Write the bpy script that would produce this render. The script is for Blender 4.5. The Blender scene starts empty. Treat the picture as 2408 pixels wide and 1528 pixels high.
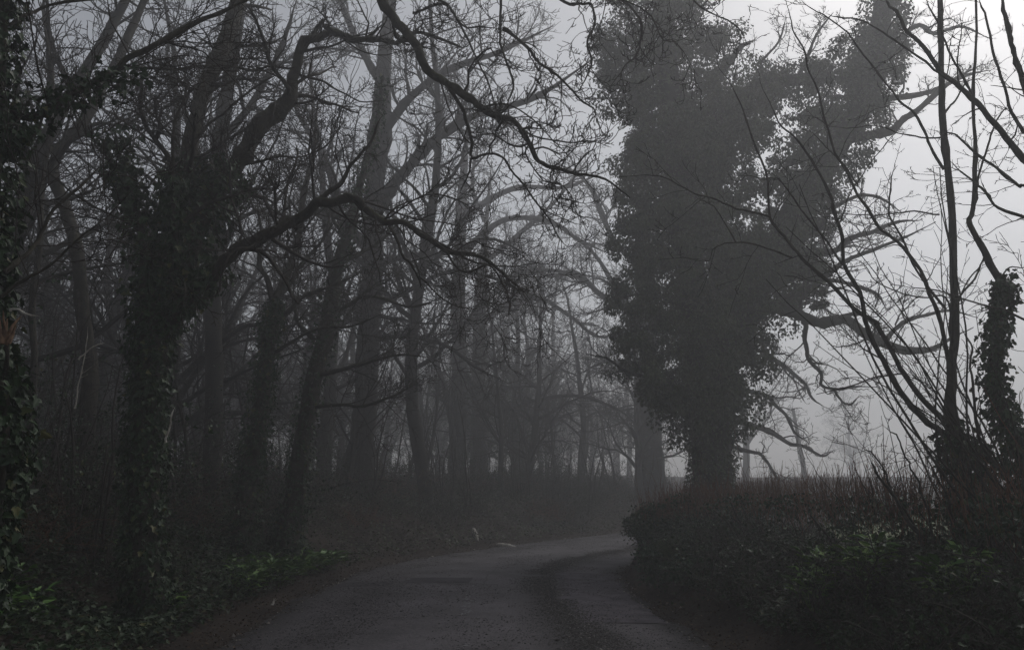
import bpy, math
import numpy as np
R_ = math.radians
scene = bpy.context.scene
COL = scene.collection

# ------------------------------------------------------------ camera, sky, sun, exposure
CAM_Z, PITCH, LENS = 1.6, 11.6, 28.0
cam_d = bpy.data.cameras.new("camera"); cam = bpy.data.objects.new("camera", cam_d); COL.objects.link(cam)
cam.location = (0, 0, CAM_Z); cam.rotation_euler = (R_(90 + PITCH), 0, 0)
cam_d.lens = LENS; cam_d.sensor_width = 36; cam_d.clip_start = 0.05; cam_d.clip_end = 2000
scene.camera = cam

SUN_EL, SUN_AZ = 46.0, 40.0          # azimuth from +Y towards +X
w = bpy.data.worlds.new("World"); scene.world = w; w.use_nodes = True
nt = w.node_tree; bg = nt.nodes['Background']
sky = nt.nodes.new('ShaderNodeTexSky'); sky.sky_type = 'NISHITA'; sky.sun_disc = False
sky.sun_elevation = R_(SUN_EL); sky.sun_rotation = R_(SUN_AZ); sky.dust_density = 2.5; sky.air_density = 1.0; sky.ozone_density = 1.0
hs = nt.nodes.new('ShaderNodeHueSaturation'); hs.inputs['Saturation'].default_value = 0.3   # overcast
nt.links.new(sky.outputs[0], hs.inputs['Color']); nt.links.new(hs.outputs[0], bg.inputs['Color'])
bg.inputs['Strength'].default_value = 0.14
sd = bpy.data.lights.new("sun", 'SUN'); sun = bpy.data.objects.new("sun", sd); COL.objects.link(sun)
sd.energy = 1.5; sd.angle = R_(25); sd.color = (1.0, 0.97, 0.94)
sun.rotation_euler = (R_(90 - SUN_EL), 0, R_(180 - SUN_AZ))
scene.view_settings.view_transform = 'Standard'; scene.view_settings.look = 'None'
scene.view_settings.gamma = 1; scene.view_settings.exposure = -0.66
cy = scene.cycles
cy.max_bounces = 3; cy.diffuse_bounces = 2; cy.glossy_bounces = 1; cy.transmission_bounces = 1
cy.volume_bounces = 1; cy.transparent_max_bounces = 4; cy.use_denoising = True
cy.caustics_reflective = False; cy.caustics_refractive = False
HAZE = 0.0090

# ------------------------------------------------------------ helpers
rng = np.random.default_rng(7)
FPX = 1024 * LENS / 36
KPX = 1024 / 2408.0
_c, _s = math.cos(R_(PITCH)), math.sin(R_(PITCH))
def at(u, v, d):
    """a point d metres ahead, on the sight line read off the photograph"""
    cx = (u - 1204) * KPX / FPX; cyy = -(v - 763.5) * KPX / FPX
    y = _c - _s * cyy; z = _s + _c * cyy; t = d / y
    return np.array([cx * t, d, CAM_Z + z * t])
def c1(x, y): return (x * .5041, y * .5044)
def c2(x, y): return ((800 + x * .5234) * .9632, y * .5044)
def c3(x, y): return ((1650 + x * .5234) * .9632, y * .5044)
def c6(x, y): return ((1650 + x * .5234) * .9632, (786 + y * .5234) * .9634)
def unit(a): return a / np.maximum(np.linalg.norm(a, axis=-1, keepdims=True), 1e-9)

def catmull(P, n):
    P = np.asarray(P, float); m = len(P)
    if m == 2: return P[0] + (P[1] - P[0]) * np.linspace(0, 1, n)[:, None]
    Q = np.vstack([2 * P[0] - P[1], P, 2 * P[-1] - P[-2]])
    t = np.linspace(0, m - 1 - 1e-6, n); i = t.astype(int); f = (t - i)[:, None]
    a, b, c, d = Q[i], Q[i + 1], Q[i + 2], Q[i + 3]
    return .5 * (2 * b + (c - a) * f + (2 * a - 5 * b + 4 * c - d) * f**2 + (3 * b - a - 3 * c + d) * f**3)

class Geo:
    """collects tubes and leaves, makes one mesh"""
    def __init__(s): s.v = []; s.l = []; s.n = []; s.off = 0
    def add(s, V, F):                      # F: (m,k) int
        s.v.append(V.reshape(-1, 3).astype(np.float32)); s.l.append((F + s.off).ravel().astype(np.int32))
        s.n.append(np.full(len(F), F.shape[1], np.int32)); s.off += V.size // 3
    def tubes(s, P, R, sides=5, rough=0.0):
        """P (N,K,3)  R (N,K)"""
        P = np.asarray(P, float); R = np.asarray(R, float)
        if P.ndim == 2: P = P[None]; R = R[None]
        N, K, _ = P.shape
        if N == 0: return
        T = unit(np.gradient(P, axis=1)); m = np.abs(unit(P[:, -1] - P[:, 0]))
        ref = np.zeros((N, 3)); ref[np.arange(N), np.argmin(m, 1)] = 1
        A = unit(np.cross(T, ref[:, None, :])); B = np.cross(T, A)
        th = np.arange(sides) * 2 * np.pi / sides
        rr = R[:, :, None] * np.ones(sides)
        if rough: rr = rr * (1 + rough * (rng.random(rr.shape) - .5) * 2)
        V = P[:, :, None] + rr[..., None] * (A[:, :, None] * np.cos(th)[None, None, :, None] + B[:, :, None] * np.sin(th)[None, None, :, None])
        idx = np.arange(N * K * sides).reshape(N, K, sides)
        a = idx[:, :-1]; b = idx[:, 1:]
        F = np.stack([a, np.roll(a, -1, 2), np.roll(b, -1, 2), b], -1).reshape(-1, 4)
        s.add(V, F)
    def leaves(s, pos, tip, nrm, size, kind='simple'):
        N = len(pos)
        if N == 0: return
        tip = unit(tip); side = unit(np.cross(nrm, tip)); nrm = np.cross(tip, side)
        size = np.broadcast_to(np.asarray(size, float), (N,))[:, None, None]
        if kind == 'ivy':
            T = np.array([(0,0,0),(.26,-.14,.05),(.56,.18,.12),(.27,.36,.06),(.30,.60,.05),(0,1,-.1),(-.30,.60,.05),(-.27,.36,.06),(-.56,.18,.12),(-.26,-.14,.05)], float)
            fs = [(0,1,2,3,4,5),(0,5,6,7,8,9)]
        elif kind == 'long':
            T = np.array([(0,0,0),(.2,.25,.05),(.22,.6,.04),(0,1.1,-.25),(-.22,.6,.04),(-.2,.25,.05),(0,.5,-.04)], float)
            fs = [(0,1,2,6),(6,2,3,3),(0,6,4,5),(6,3,4,4)]
            fs = [(0,1,2,3),(0,3,4,5)]
        else:
            T = np.array([(0,0,0),(.36,.38,.1),(0,1,-.08),(-.36,.38,.1)], float)
            fs = [(0,1,2),(0,2,3)]
        V = pos[:, None] + size * (side[:, None] * T[None, :, 0:1] + tip[:, None] * T[None, :, 1:2] + nrm[:, None] * T[None, :, 2:3])
        k = len(T); F = (np.arange(N)[:, None, None] * k + np.array(fs)[None]).reshape(-1, len(fs[0]))
        s.add(V, F)
    def mesh(s, name, origin=(0, 0, 0), smooth=True, mat=None):
        me = bpy.data.meshes.new(name)
        V = np.concatenate(s.v) - np.asarray(origin, np.float32); L = np.concatenate(s.l); n = np.concatenate(s.n)
        me.vertices.add(len(V)); me.vertices.foreach_set('co', V.ravel())
        me.loops.add(len(L)); me.loops.foreach_set('vertex_index', L)
        me.polygons.add(len(n)); st = np.concatenate([[0], np.cumsum(n)[:-1]]).astype(np.int32)
        me.polygons.foreach_set('loop_start', st); me.polygons.foreach_set('loop_total', n)
        me.polygons.foreach_set('use_smooth', np.full(len(n), smooth))
        me.update(calc_edges=True)
        if mat: me.materials.append(mat)
        return me

def tag(o, label=None, cat=None, group=None, kind=None):
    if label: o['label'] = label
    if cat: o['category'] = cat
    if group: o['group'] = group
    if kind: o['kind'] = kind
    return o
def thing(name, label, cat, loc=(0, 0, 0), group=None):
    o = bpy.data.objects.new(name, None); COL.objects.link(o); o.location = [float(q) for q in loc]
    o.empty_display_size = .2
    return tag(o, label, cat, group)
def part(name, geo, mat, parent=None, smooth=True, label=None):
    if not geo.v: return None
    org = parent.location if parent is not None else (0, 0, 0)
    p = parent
    while p is not None and p.parent is not None: p = p.parent; org = p.location
    o = bpy.data.objects.new(name, geo.mesh(name, tuple(org), smooth, mat)); COL.objects.link(o)
    o.parent = parent
    if label: o['label'] = label
    return o
def copy_thing(o, loc, rz=0, sc=1, label=None, group=None):
    c = o.copy(); COL.objects.link(c); c.location = [float(q) for q in loc]; c.rotation_euler = (0, 0, rz); c.scale = (sc, sc, sc)
    if label: c['label'] = label
    if group: c['group'] = group
    for ch in list(o.children):
        k = ch.copy(); COL.objects.link(k); k.parent = c
    return c

# growth ---------------------------------------------------------------
def grow(S, D, L, R0, K=6, wig=.25, trop=0.0, tip=.25, side=(0, 0, 0)):
    N = len(S); P = np.zeros((N, K + 1, 3)); P[:, 0] = S; D = unit(D); st = (L / K)[:, None]
    tv = np.array([side[0], side[1], trop])
    for k in range(K):
        D = unit(D + rng.normal(0, wig, (N, 3)) + tv)
        P[:, k + 1] = P[:, k] + D * st
    R = R0[:, None] * np.linspace(1, tip, K + 1)[None]
    return P, R
def kids(P, R, dens, tmin=.2, tmax=1., ang=(35, 60), lf=(.35, .6), rf=.55, flat=0., labs=None, rmin=0, up=0.):
    """start points, directions, lengths, radii of side branches; dens per metre"""
    N, K, _ = P.shape; Ls = np.linalg.norm(np.diff(P, axis=1), axis=2).sum(1)
    cnt = rng.poisson(dens * Ls * (tmax - tmin)); i = np.repeat(np.arange(N), cnt); n = len(i)
    t = rng.uniform(tmin, tmax, n); q = t * (K - 1); j = np.minimum(q.astype(int), K - 2); f = (q - j)
    A, B = P[i, j], P[i, j + 1]; S = A + (B - A) * f[:, None]; T = unit(B - A)
    pr = R[i, j] * (1 - f) + R[i, j + 1] * f
    q3 = rng.normal(0, 1, (n, 3)); q3[:, 2] = q3[:, 2] * (1 - flat) + up
    perp = unit(q3 - (q3 * T).sum(1, keepdims=True) * T); a = np.radians(rng.uniform(ang[0], ang[1], n))[:, None]
    D = np.cos(a) * T + np.sin(a) * perp
    if labs is not None: L = rng.uniform(labs[0], labs[1], n) * (1 - .5 * t)
    else: L = Ls[i] * (1 - .55 * t) * rng.uniform(lf[0], lf[1], n)
    rr = np.maximum(pr * rf * rng.uniform(.6, 1.1, n), rmin)
    return S, D, L, rr

def twiggery(g, P, R, levels, thin):
    """levels: list of dict(dens, ang, len, K, wig, trop)"""
    for lv in levels:
        S, D, L, r = kids(P, R, lv['dens'], lv.get('t0', .15), 1., lv.get('ang', (30, 65)), lv.get('lf', (.3, .6)), lv.get('rf', .5), lv.get('flat', 0), lv.get('labs'), thin, lv.get('up', 0))
        if len(S) == 0: return
        r = np.minimum(r, np.maximum(L * .03, thin))
        P, R = grow(S, D, L, r, lv.get('K', 5), lv.get('wig', .25), lv.get('trop', .04), .35)
        R = np.maximum(R, thin * .7)
        g.tubes(P, R, lv.get('sides', 3))
    return P, R

# ------------------------------------------------------------ materials
def mat(name, base, rough=.8, var=None, scale=6., bump=0., bscale=30., spec=.25, moss=None, island=None):
    m = bpy.data.materials.new(name); m.use_nodes = True; t = m.node_tree; b = t.nodes['Principled BSDF']
    b.inputs['Roughness'].default_value = rough; b.inputs['Specular IOR Level'].default_value = spec
    N = t.nodes.new; Lk = t.links.new
    geo = N('ShaderNodeNewGeometry'); tc = N('ShaderNodeTexCoord')
    nz = N('ShaderNodeTexNoise'); nz.inputs['Scale'].default_value = scale; nz.inputs['Detail'].default_value = 5
    Lk(tc.outputs['Object'], nz.inputs['Vector'])
    cr = N('ShaderNodeValToRGB'); c2_ = var or tuple(x * .6 for x in base)
    cr.color_ramp.elements[0].color = (*c2_, 1); cr.color_ramp.elements[1].color = (*base, 1)
    cr.color_ramp.elements[0].position = .35; cr.color_ramp.elements[1].position = .65
    Lk(nz.outputs['Fac'], cr.inputs['Fac']); out = cr.outputs[0]
    if island:
        cr2 = N('ShaderNodeValToRGB'); el = cr2.color_ramp.elements
        while len(el) < len(island): el.new(.5)
        for k, (p, c) in enumerate(island): el[k].position = p; el[k].color = (*c, 1)
        Lk(geo.outputs['Random Per Island'], cr2.inputs['Fac'])
        mx = N('ShaderNodeMix'); mx.data_type = 'RGBA'; mx.inputs['Factor'].default_value = .35 if 'dull' in name else .75
        Lk(out, mx.inputs['A']); Lk(cr2.outputs[0], mx.inputs['B']); out = mx.outputs['Result']
    if moss:
        sp = N('ShaderNodeSeparateXYZ'); Lk(geo.outputs['Normal'], sp.inputs[0])
        n2 = N('ShaderNodeTexNoise'); n2.inputs['Scale'].default_value = 3.; n2.inputs['Detail'].default_value = 6; Lk(tc.outputs['Object'], n2.inputs['Vector'])
        ad = N('ShaderNodeMath'); ad.operation = 'MULTIPLY_ADD'; Lk(n2.outputs['Fac'], ad.inputs[0]); ad.inputs[1].default_value = 1.6; ad.inputs[2].default_value = -.95
        a2 = N('ShaderNodeMath'); a2.operation = 'MULTIPLY_ADD'; Lk(sp.outputs['Z'], a2.inputs[0]); a2.inputs[1].default_value = .5; Lk(ad.outputs[0], a2.inputs[2]); a2.use_clamp = True
        mx = N('ShaderNodeMix'); mx.data_type = 'RGBA'; Lk(a2.outputs[0], mx.inputs['Factor']); Lk(out, mx.inputs['A']); mx.inputs['B'].default_value = (*moss, 1); out = mx.outputs['Result']
    Lk(out, b.inputs['Base Color'])
    if bump:
        n3 = N('ShaderNodeTexNoise'); n3.inputs['Scale'].default_value = bscale; n3.inputs['Detail'].default_value = 6
        mp = N('ShaderNodeMapping'); mp.inputs['Scale'].default_value = (1, 1, .35); Lk(tc.outputs['Object'], mp.inputs[0]); Lk(mp.outputs[0], n3.inputs['Vector'])
        bp = N('ShaderNodeBump'); bp.inputs['Strength'].default_value = bump; bp.inputs['Distance'].default_value = .03
        Lk(n3.outputs['Fac'], bp.inputs['Height']); Lk(bp.outputs[0], b.inputs['Normal'])
    return m
M = {}
M['bark'] = mat('bark', (.06, .053, .042), .9, (.03, .027, .022), 8, .9, 25, .2, moss=(.07, .075, .03))
M['twig'] = mat('twig', (.05, .042, .034), .85, (.03, .026, .022), 4, 0, 1, .25)
M['farbark'] = mat('far_bark', (.045, .042, .036), .9, (.028, .026, .022), 2)
M['redtwig'] = mat('red_twig', (.17, .08, .045), .8, (.08, .045, .03), 3)
M['ivy'] = mat('ivy_leaf', (.022, .046, .014), .5, (.012, .028, .010), 1.5, spec=.28,
               island=[(0, (.010, .024, .009)), (.5, (.020, .045, .013)), (.92, (.035, .068, .02)), (1, (.10, .09, .02))])
M['ivytree'] = mat('dull_ivy_leaf', (.07, .09, .032), .5, (.008, .012, .006), 1.7, spec=.3,
               island=[(0, (.014, .024, .009)), (.5, (.034, .055, .018)), (1, (.075, .10, .032))])
M['green'] = mat('fresh_leaf', (.13, .30, .035), .5, (.08, .2, .03), 4, spec=.3,
               island=[(0, (.035, .09, .02)), (.6, (.085, .16, .03)), (1, (.17, .26, .045))])
M['darkgreen'] = mat('dark_leaf', (.03, .075, .03), .6, (.018, .045, .02), 3, spec=.25,
               island=[(0, (.014, .034, .018)), (.6, (.028, .06, .03)), (1, (.05, .09, .035))])
M['dead'] = mat('dead_leaf', (.07, .042, .026), .85, (.03, .02, .014), 5, spec=.2,
               island=[(0, (.018, .013, .01)), (.6, (.045, .028, .018)), (.95, (.09, .055, .03)), (1, (.2, .15, .09))])
M['grass'] = mat('grass_blade', (.05, .08, .02), .7, (.03, .05, .018), 4, island=[(0, (.03, .06, .016)), (1, (.08, .11, .03))])
M['wood'] = mat('split_wood', (.55, .52, .47), .85, (.30, .27, .23), 18, .8, 60)
M['torn'] = mat('torn_wood', (.24, .145, .09), .85, (.10, .06, .04), 14, .8, 50)

# ------------------------------------------------------------ road line and terrain
CL = catmull([(-.2,-40),(-.2,-20),(-.3,0),(-.45,8),(-.62,13),(-.25,17),(1.4,21.2),(4.0,25.7),(6.8,30),(11.3,34.6),(18,38.5),(27,41.5),(40,43.5),(60,44.5),(90,45)], 420)
_seg = CL[1:] - CL[:-1]; _sl = np.linalg.norm(_seg, axis=1); _cum = np.concatenate([[0], np.cumsum(_sl)])
def road_st(xy):
    """signed distance (right positive) and arc length"""
    xy = np.asarray(xy, float).reshape(-1, 2); out = np.zeros((len(xy), 2))
    for a in range(0, len(xy), 4000):
        q = xy[a:a + 4000]; d = q[:, None] - CL[None, :-1]
        f = np.clip((d * _seg).sum(2) / (_sl**2), 0, 1); r = d - f[..., None] * _seg
        dist = np.linalg.norm(r, axis=2); i = np.argmin(dist, 1); k = np.arange(len(q))
        cr_ = _seg[i, 0] * r[k, i, 1] - _seg[i, 1] * r[k, i, 0]
        out[a:a + 4000, 0] = dist[k, i] * np.where(cr_ > 0, -1, 1); out[a:a + 4000, 1] = _cum[i] + f[k, i] * _sl[i]
    return out[:, 0], out[:, 1]
def road_pt(s, t):
    """xy at arc t, offset s"""
    s = np.asarray(s, float); t = np.asarray(t, float)
    x = np.interp(t, _cum, CL[:, 0]); y = np.interp(t, _cum, CL[:, 1])
    dx = np.interp(t + .3, _cum, CL[:, 0]) - np.interp(t - .3, _cum, CL[:, 0]); dy = np.interp(t + .3, _cum, CL[:, 1]) - np.interp(t - .3, _cum, CL[:, 1])
    n = np.hypot(dx, dy); return np.stack([x + s * dy / n, y - s * dx / n], -1)
def sm(x, a, b):
    t = np.clip((x - a) / (b - a), 0, 1); return t * t * (3 - 2 * t)
def vnoise(x, y, f, seed=0):
    x = x * f; y = y * f; xi = np.floor(x).astype(int); yi = np.floor(y).astype(int); fx = x - xi; fy = y - yi
    fx = fx * fx * (3 - 2 * fx); fy = fy * fy * (3 - 2 * fy)
    def h(a, b):
        n = (a * 374761393 + b * 668265263 + seed * 974711) & 0x7fffffff
        n = ((n ^ (n >> 13)) * 1274126177) & 0x7fffffff
        return ((n ^ (n >> 16)) & 0xffff) / 65535.
    return (h(xi, yi) * (1 - fx) + h(xi + 1, yi) * fx) * (1 - fy) + (h(xi, yi + 1) * (1 - fx) + h(xi + 1, yi + 1) * fx) * fy
HALF = 2.5
T0 = 40.0   # arc length at y = 0
def ground(x, y):
    x = np.atleast_1d(np.asarray(x, float)); y = np.atleast_1d(np.asarray(y, float)); s, t = road_st(np.stack([x, y], -1))
    a = np.abs(s); n = vnoise(x, y, .8, 1) + .5 * vnoise(x, y, 2.1, 2) + .25 * vnoise(x, y, 5.3, 3) - .87
    left = .07 * sm(a, 2.45, 3.1) + 1.0 * sm(a, 3.0, 5.4) + .045 * np.clip(a - 5.4, 0, 40) + n * .28 * sm(a, 2.7, 4.2)
    bw = sm(t, T0 + 11, T0 + 16) * .65
    right = .05 * sm(a, 2.45, 2.75) + .68 * (1 + .15 * bw) * sm(a + bw * sm(a, 2.5, 3.0), 2.7, 3.9) - .55 * sm(a, 5.4, 9) - .6 * sm(a, 14, 60) + n * .2 * sm(a, 2.65, 3.3) * (1 - .6 * sm(a, 6, 10))
    return np.where(s < 0, left, right) - .012 * (1 - sm(a, 2.2, 2.5)) - .02
def gz(x, y): return float(ground(x, y)[0])

xs = np.concatenate([-np.geomspace(170, 17, 26), np.arange(-16, 16.01, .2), np.geomspace(17, 170, 26)])
ys = np.concatenate([[-30, -22, -15, -9, -5, -2], np.arange(0, 38.01, .2), np.geomspace(39, 240, 34)])
X, Y = np.meshgrid(xs, ys); Z = ground(X.ravel(), Y.ravel())
g = Geo(); idx = np.arange(X.size).reshape(X.shape)
F = np.stack([idx[:-1, :-1], idx[:-1, 1:], idx[1:, 1:], idx[1:, :-1]], -1).reshape(-1, 4)
g.add(np.stack([X.ravel(), Y.ravel(), Z], -1), F)
M['soil'] = mat('soil_and_litter', (.045, .034, .027), .95, (.018, .014, .011), 1.1, .8, 14, .15)
tag(part('ground', g, M['soil']), kind='structure')

# the pasture beyond the hedge: a sheet laid on the ground
SS = road_st(np.stack([X.ravel(), Y.ravel()], -1))[0].reshape(X.shape); g = Geo(); idx = np.arange(X.size).reshape(X.shape)
F = np.stack([idx[:-1, :-1], idx[:-1, 1:], idx[1:, 1:], idx[1:, :-1]], -1).reshape(-1, 4)
okf = (SS.ravel()[F] > 6.2).all(1); g.add(np.stack([X.ravel(), Y.ravel(), Z + .006], -1), F[okf])
M['pasture'] = mat('pasture_grass', (.13, .16, .07), .9, (.09, .11, .05), .8, .4, 20, .1)
tag(part('field', g, M['pasture']), kind='structure')

# road sheet with (across, along) UV
ts = np.arange(2, _cum[-1] - 1, .25); ss = np.linspace(-HALF, HALF, 31)
T, S_ = np.meshgrid(ts, ss, indexing='ij'); edge = (vnoise(T * 1., S_ * 0 + np.sign(S_) * 9, 1.7, 5) - .5) * .28 + (vnoise(T, S_ * 0 + np.sign(S_) * 5, 6., 6) - .5) * .1
Sj = S_ + edge * sm(np.abs(S_), 2.2, 2.5) * np.sign(S_) ; XY = road_pt(Sj, T)
Zr = .03 * (1 - (S_ / HALF)**2) + .004 + .0 * T
g = Geo(); idx = np.arange(T.size).reshape(T.shape)
F = np.stack([idx[:-1, :-1], idx[:-1, 1:], idx[1:, 1:], idx[1:, :-1]], -1).reshape(-1, 4)
g.add(np.concatenate([XY, Zr[..., None]], -1), F)
m = bpy.data.materials.new('worn_asphalt'); m.use_nodes = True; M['road'] = m
t_ = m.node_tree; N = t_.nodes.new; Lk = t_.links.new; b = t_.nodes['Principled BSDF']
uv = N('ShaderNodeUVMap'); uv.uv_map = 'UVMap'; sep = N('ShaderNodeSeparateXYZ'); Lk(uv.outputs[0], sep.inputs[0])
def math_(op, a, b_=None, c=None, clamp=False):
    n = N('ShaderNodeMath'); n.operation = op; n.use_clamp = clamp
    for i, q in enumerate((a, b_, c)):
        if q is None: continue
        if isinstance(q, (int, float)): n.inputs[i].default_value = q
        else: Lk(q, n.inputs[i])
    return n.outputs[0]
def noise_(scale, det=5, rough=.6):
    n = N('ShaderNodeTexNoise'); n.inputs['Scale'].default_value = scale; n.inputs['Detail'].default_value = det; n.inputs['Roughness'].default_value = rough
    Lk(uv.outputs[0], n.inputs['Vector']); return n.outputs['Fac']
nb = noise_(.9); nf = noise_(17, 5, 1.); nm = noise_(3.5, 6, .75)
# gritty loose band between the wheel tracks of the right lane, and along both edges
wob = math_('MULTIPLY_ADD', nb, .9, -.45)
def band(c, wd):
    d = math_('ABSOLUTE', math_('SUBTRACT', math_('ADD', sep.outputs['X'], wob), c)); return math_('SUBTRACT', 1., math_('DIVIDE', d, wd), clamp=True)
bands = math_('ADD', math_('MULTIPLY', band(1.15, .55), .9), math_('MULTIPLY', band(-1.6, .9), .45), clamp=True)
edged = math_('MULTIPLY', math_('SUBTRACT', math_('ABSOLUTE', sep.outputs['X']), 2.05), 2.2, clamp=True)
grit = math_('MULTIPLY', math_('ADD', bands, edged, clamp=True), math_('MULTIPLY_ADD', nm, 3.0, -.7, clamp=True), clamp=True)
grit = math_('MULTIPLY', grit, math_('MULTIPLY_ADD', nf, 2.5, -.35, clamp=True), clamp=True)
ramp = N('ShaderNodeValToRGB'); ramp.color_ramp.elements[0].color = (.04, .037, .040, 1); ramp.color_ramp.elements[1].color = (.15, .139, .150, 1)
ramp.color_ramp.elements[0].position = .42; ramp.color_ramp.elements[1].position = .58
Lk(math_('ADD', math_('MULTIPLY', nb, .25), math_('ADD', math_('MULTIPLY', nm, .2), math_('MULTIPLY', nf, .55))), ramp.inputs[0])
mx = N('ShaderNodeMix'); mx.data_type = 'RGBA'; Lk(grit, mx.inputs['Factor']); Lk(ramp.outputs[0], mx.inputs['A']); mx.inputs['B'].default_value = (.016, .015, .014, 1)
Lk(mx.outputs['Result'], b.inputs['Base Color'])
Lk(math_('MULTIPLY_ADD', nm, .5, .48), b.inputs['Roughness']); b.inputs['Specular IOR Level'].default_value = .16
bp = N('ShaderNodeBump'); bp.inputs['Strength'].default_value = .8; bp.inputs['Distance'].default_value = .02
Lk(math_('ADD', nf, math_('MULTIPLY', grit, .6)), bp.inputs['Height']); Lk(bp.outputs[0], b.inputs['Normal'])
ro = part('road', g, m); tag(ro, kind='structure')
uvl = ro.data.uv_layers.new(name='UVMap'); lv = np.zeros(len(ro.data.loops), np.int32); ro.data.loops.foreach_get('vertex_index', lv)
UVv = np.stack([S_.ravel(), T.ravel()], -1)[lv]; uvl.data.foreach_set('uv', UVv.ravel().astype(np.float32))

def road_sheet(name, s0, s1, t0, t1, mt, lift, jag=.05, ns=8, nt_=24):
    T, S = np.meshgrid(np.linspace(t0, t1, nt_), np.linspace(s0, s1, ns), indexing='ij')
    Z = .03 * (1 - (np.clip(S, -2.5, 2.5) / HALF)**2) + .004 + lift
    S2 = S + (vnoise(T, S * 0 + 3, 4, 8) - .5) * 2 * jag; T2 = T + (vnoise(S, T * 0 + 8, 4, 9) - .5) * 2 * jag
    g = Geo(); i = np.arange(T.size).reshape(T.shape); F = np.stack([i[:-1, :-1], i[:-1, 1:], i[1:, 1:], i[1:, :-1]], -1).reshape(-1, 4)
    g.add(np.concatenate([road_pt(S2, T2), Z[..., None]], -1), F); o = part(name, g, mt); tag(o, kind='structure'); return o
M['patch'] = mat('patched_asphalt', (.062, .056, .064), .85, (.036, .033, .038), 5, .5, 40, .15)
M['patch2'] = mat('smooth_asphalt', (.105, .094, .108), .85, (.055, .049, .057), 3.5, .5, 40, .15)
M['seam'] = mat('tar_seam', (.018, .017, .018), .6)
T0 = 40.0   # arc length at y = 0
road_sheet('road_patch', 1.35, 2.42, T0 + 10.0, T0 + 16.2, M['patch2'], .004, .05)
road_sheet('road_patch', -1.25, -.15, T0 + 14.1, T0 + 14.9, M['patch'], .004, .03)
road_sheet('road_patch', -2.35, -1.45, T0 + 13.7, T0 + 14.4, M['patch'], .004, .05)
road_sheet('road_seam', 1.45, 2.35, T0 + 10.0, T0 + 10.035, M['seam'], .008, .01, 10, 3)
road_sheet('road_seam', 1.75, 2.4, T0 + 14.5, T0 + 14.56, M['seam'], .008, .01, 10, 3)
road_sheet('road_seam', 1.33, 1.355, T0 + 10.3, T0 + 15.0, M['seam'], .008, .06, 3, 60)
road_sheet('road_seam', .08, .11, T0 + 13.6, T0 + 21.5, M['seam'], .005, .06, 3, 60)

# worn centre line: broken flecks of white paint
M['paint'] = mat('worn_white_paint', (.24, .24, .25), .7, (.10, .10, .105), 12, .3, 60)
g = Geo()
for t0, t1, dn in ((7.6, 8.7, 26), (10.6, 12.6, 46), (13.0, 13.8, 22), (17.5, 19.0, 10), (23.6, 28.0, 90), (32, 37, 90)):
    n = int(dn * (t1 - t0)); tt = T0 + rng.uniform(t0, t1, n); s = rng.normal(-.02, .035, n); sz = rng.uniform(.006, .028, n)
    c = np.concatenate([road_pt(s, tt), (.03 + .004 + .006 + .0 * s)[:, None] - .03 * (s[:, None] / HALF)**2], -1)
    a = rng.uniform(0, 6.28, n); ring = []
    for k in range(6):
        rr = sz * rng.uniform(.5, 1.1, n); ring.append(c + np.stack([np.cos(a + k * 1.047) * rr, np.sin(a + k * 1.047) * rr * 1.5, 0 * rr], -1))
    V = np.stack(ring, 1); g.add(V, np.arange(n * 6).reshape(n, 6))
tag(part('road_marking', g, M['paint'], smooth=False), kind='structure')

# ------------------------------------------------------------ ivy leaf helpers
def ivy_along(g, P, R, n, spread, size, kind='ivy', taper=0.):
    """n leaves hugging a limb"""
    P = np.asarray(P); K = len(P); q = rng.uniform(0, K - 1.001, n)
    if taper: q = (K - 1.001) * rng.random(n)**(1 + taper)
    j = q.astype(int); f = (q - j)[:, None]; c = P[j] * (1 - f) + P[j + 1] * f; T = unit(P[j + 1] - P[j]); rr = R[j]
    lump = .55 + .9 * vnoise(c[:, 2], c[:, 0] + c[:, 1], 1.6, 4)
    d = rng.normal(0, 1, (n, 3)); d = unit(d - (d * T).sum(1, keepdims=True) * T)
    rad = rr * .95 + spread * lump * rng.random(n)**.7
    pos = c + d * rad[:, None] + rng.normal(0, .03, (n, 3))
    tip = rng.normal(0, .5, (n, 3)) + d * .45; tip[:, 2] -= .75
    nr = d + rng.normal(0, .45, (n, 3)); nr[:, 2] += .35
    g.leaves(pos, tip, nr, rng.uniform(.35, 1.4, n) * size, kind)
def clumps(g, C, r, per, size, kind='simple', droop=.7, shell=.5, sq=1.):
    """leaf clumps round centres C (n,3) of radius r (n)"""
    n = len(C); i = np.repeat(np.arange(n), per); m = len(i); d = unit(rng.normal(0, 1, (m, 3)))
    rad = r[i] * (shell + (1 - shell) * rng.random(m))
    pos = C[i] + d * rad[:, None] * np.array([1, 1, sq]); tip = rng.normal(0, .5, (m, 3)) + d * .6; tip[:, 2] -= droop
    nr = d * 1.3 + rng.normal(0, .42, (m, 3)); nr[:, 2] += .3
    g.leaves(pos, tip, nr, rng.uniform(.5, 1.3, m) * size, kind)

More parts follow.
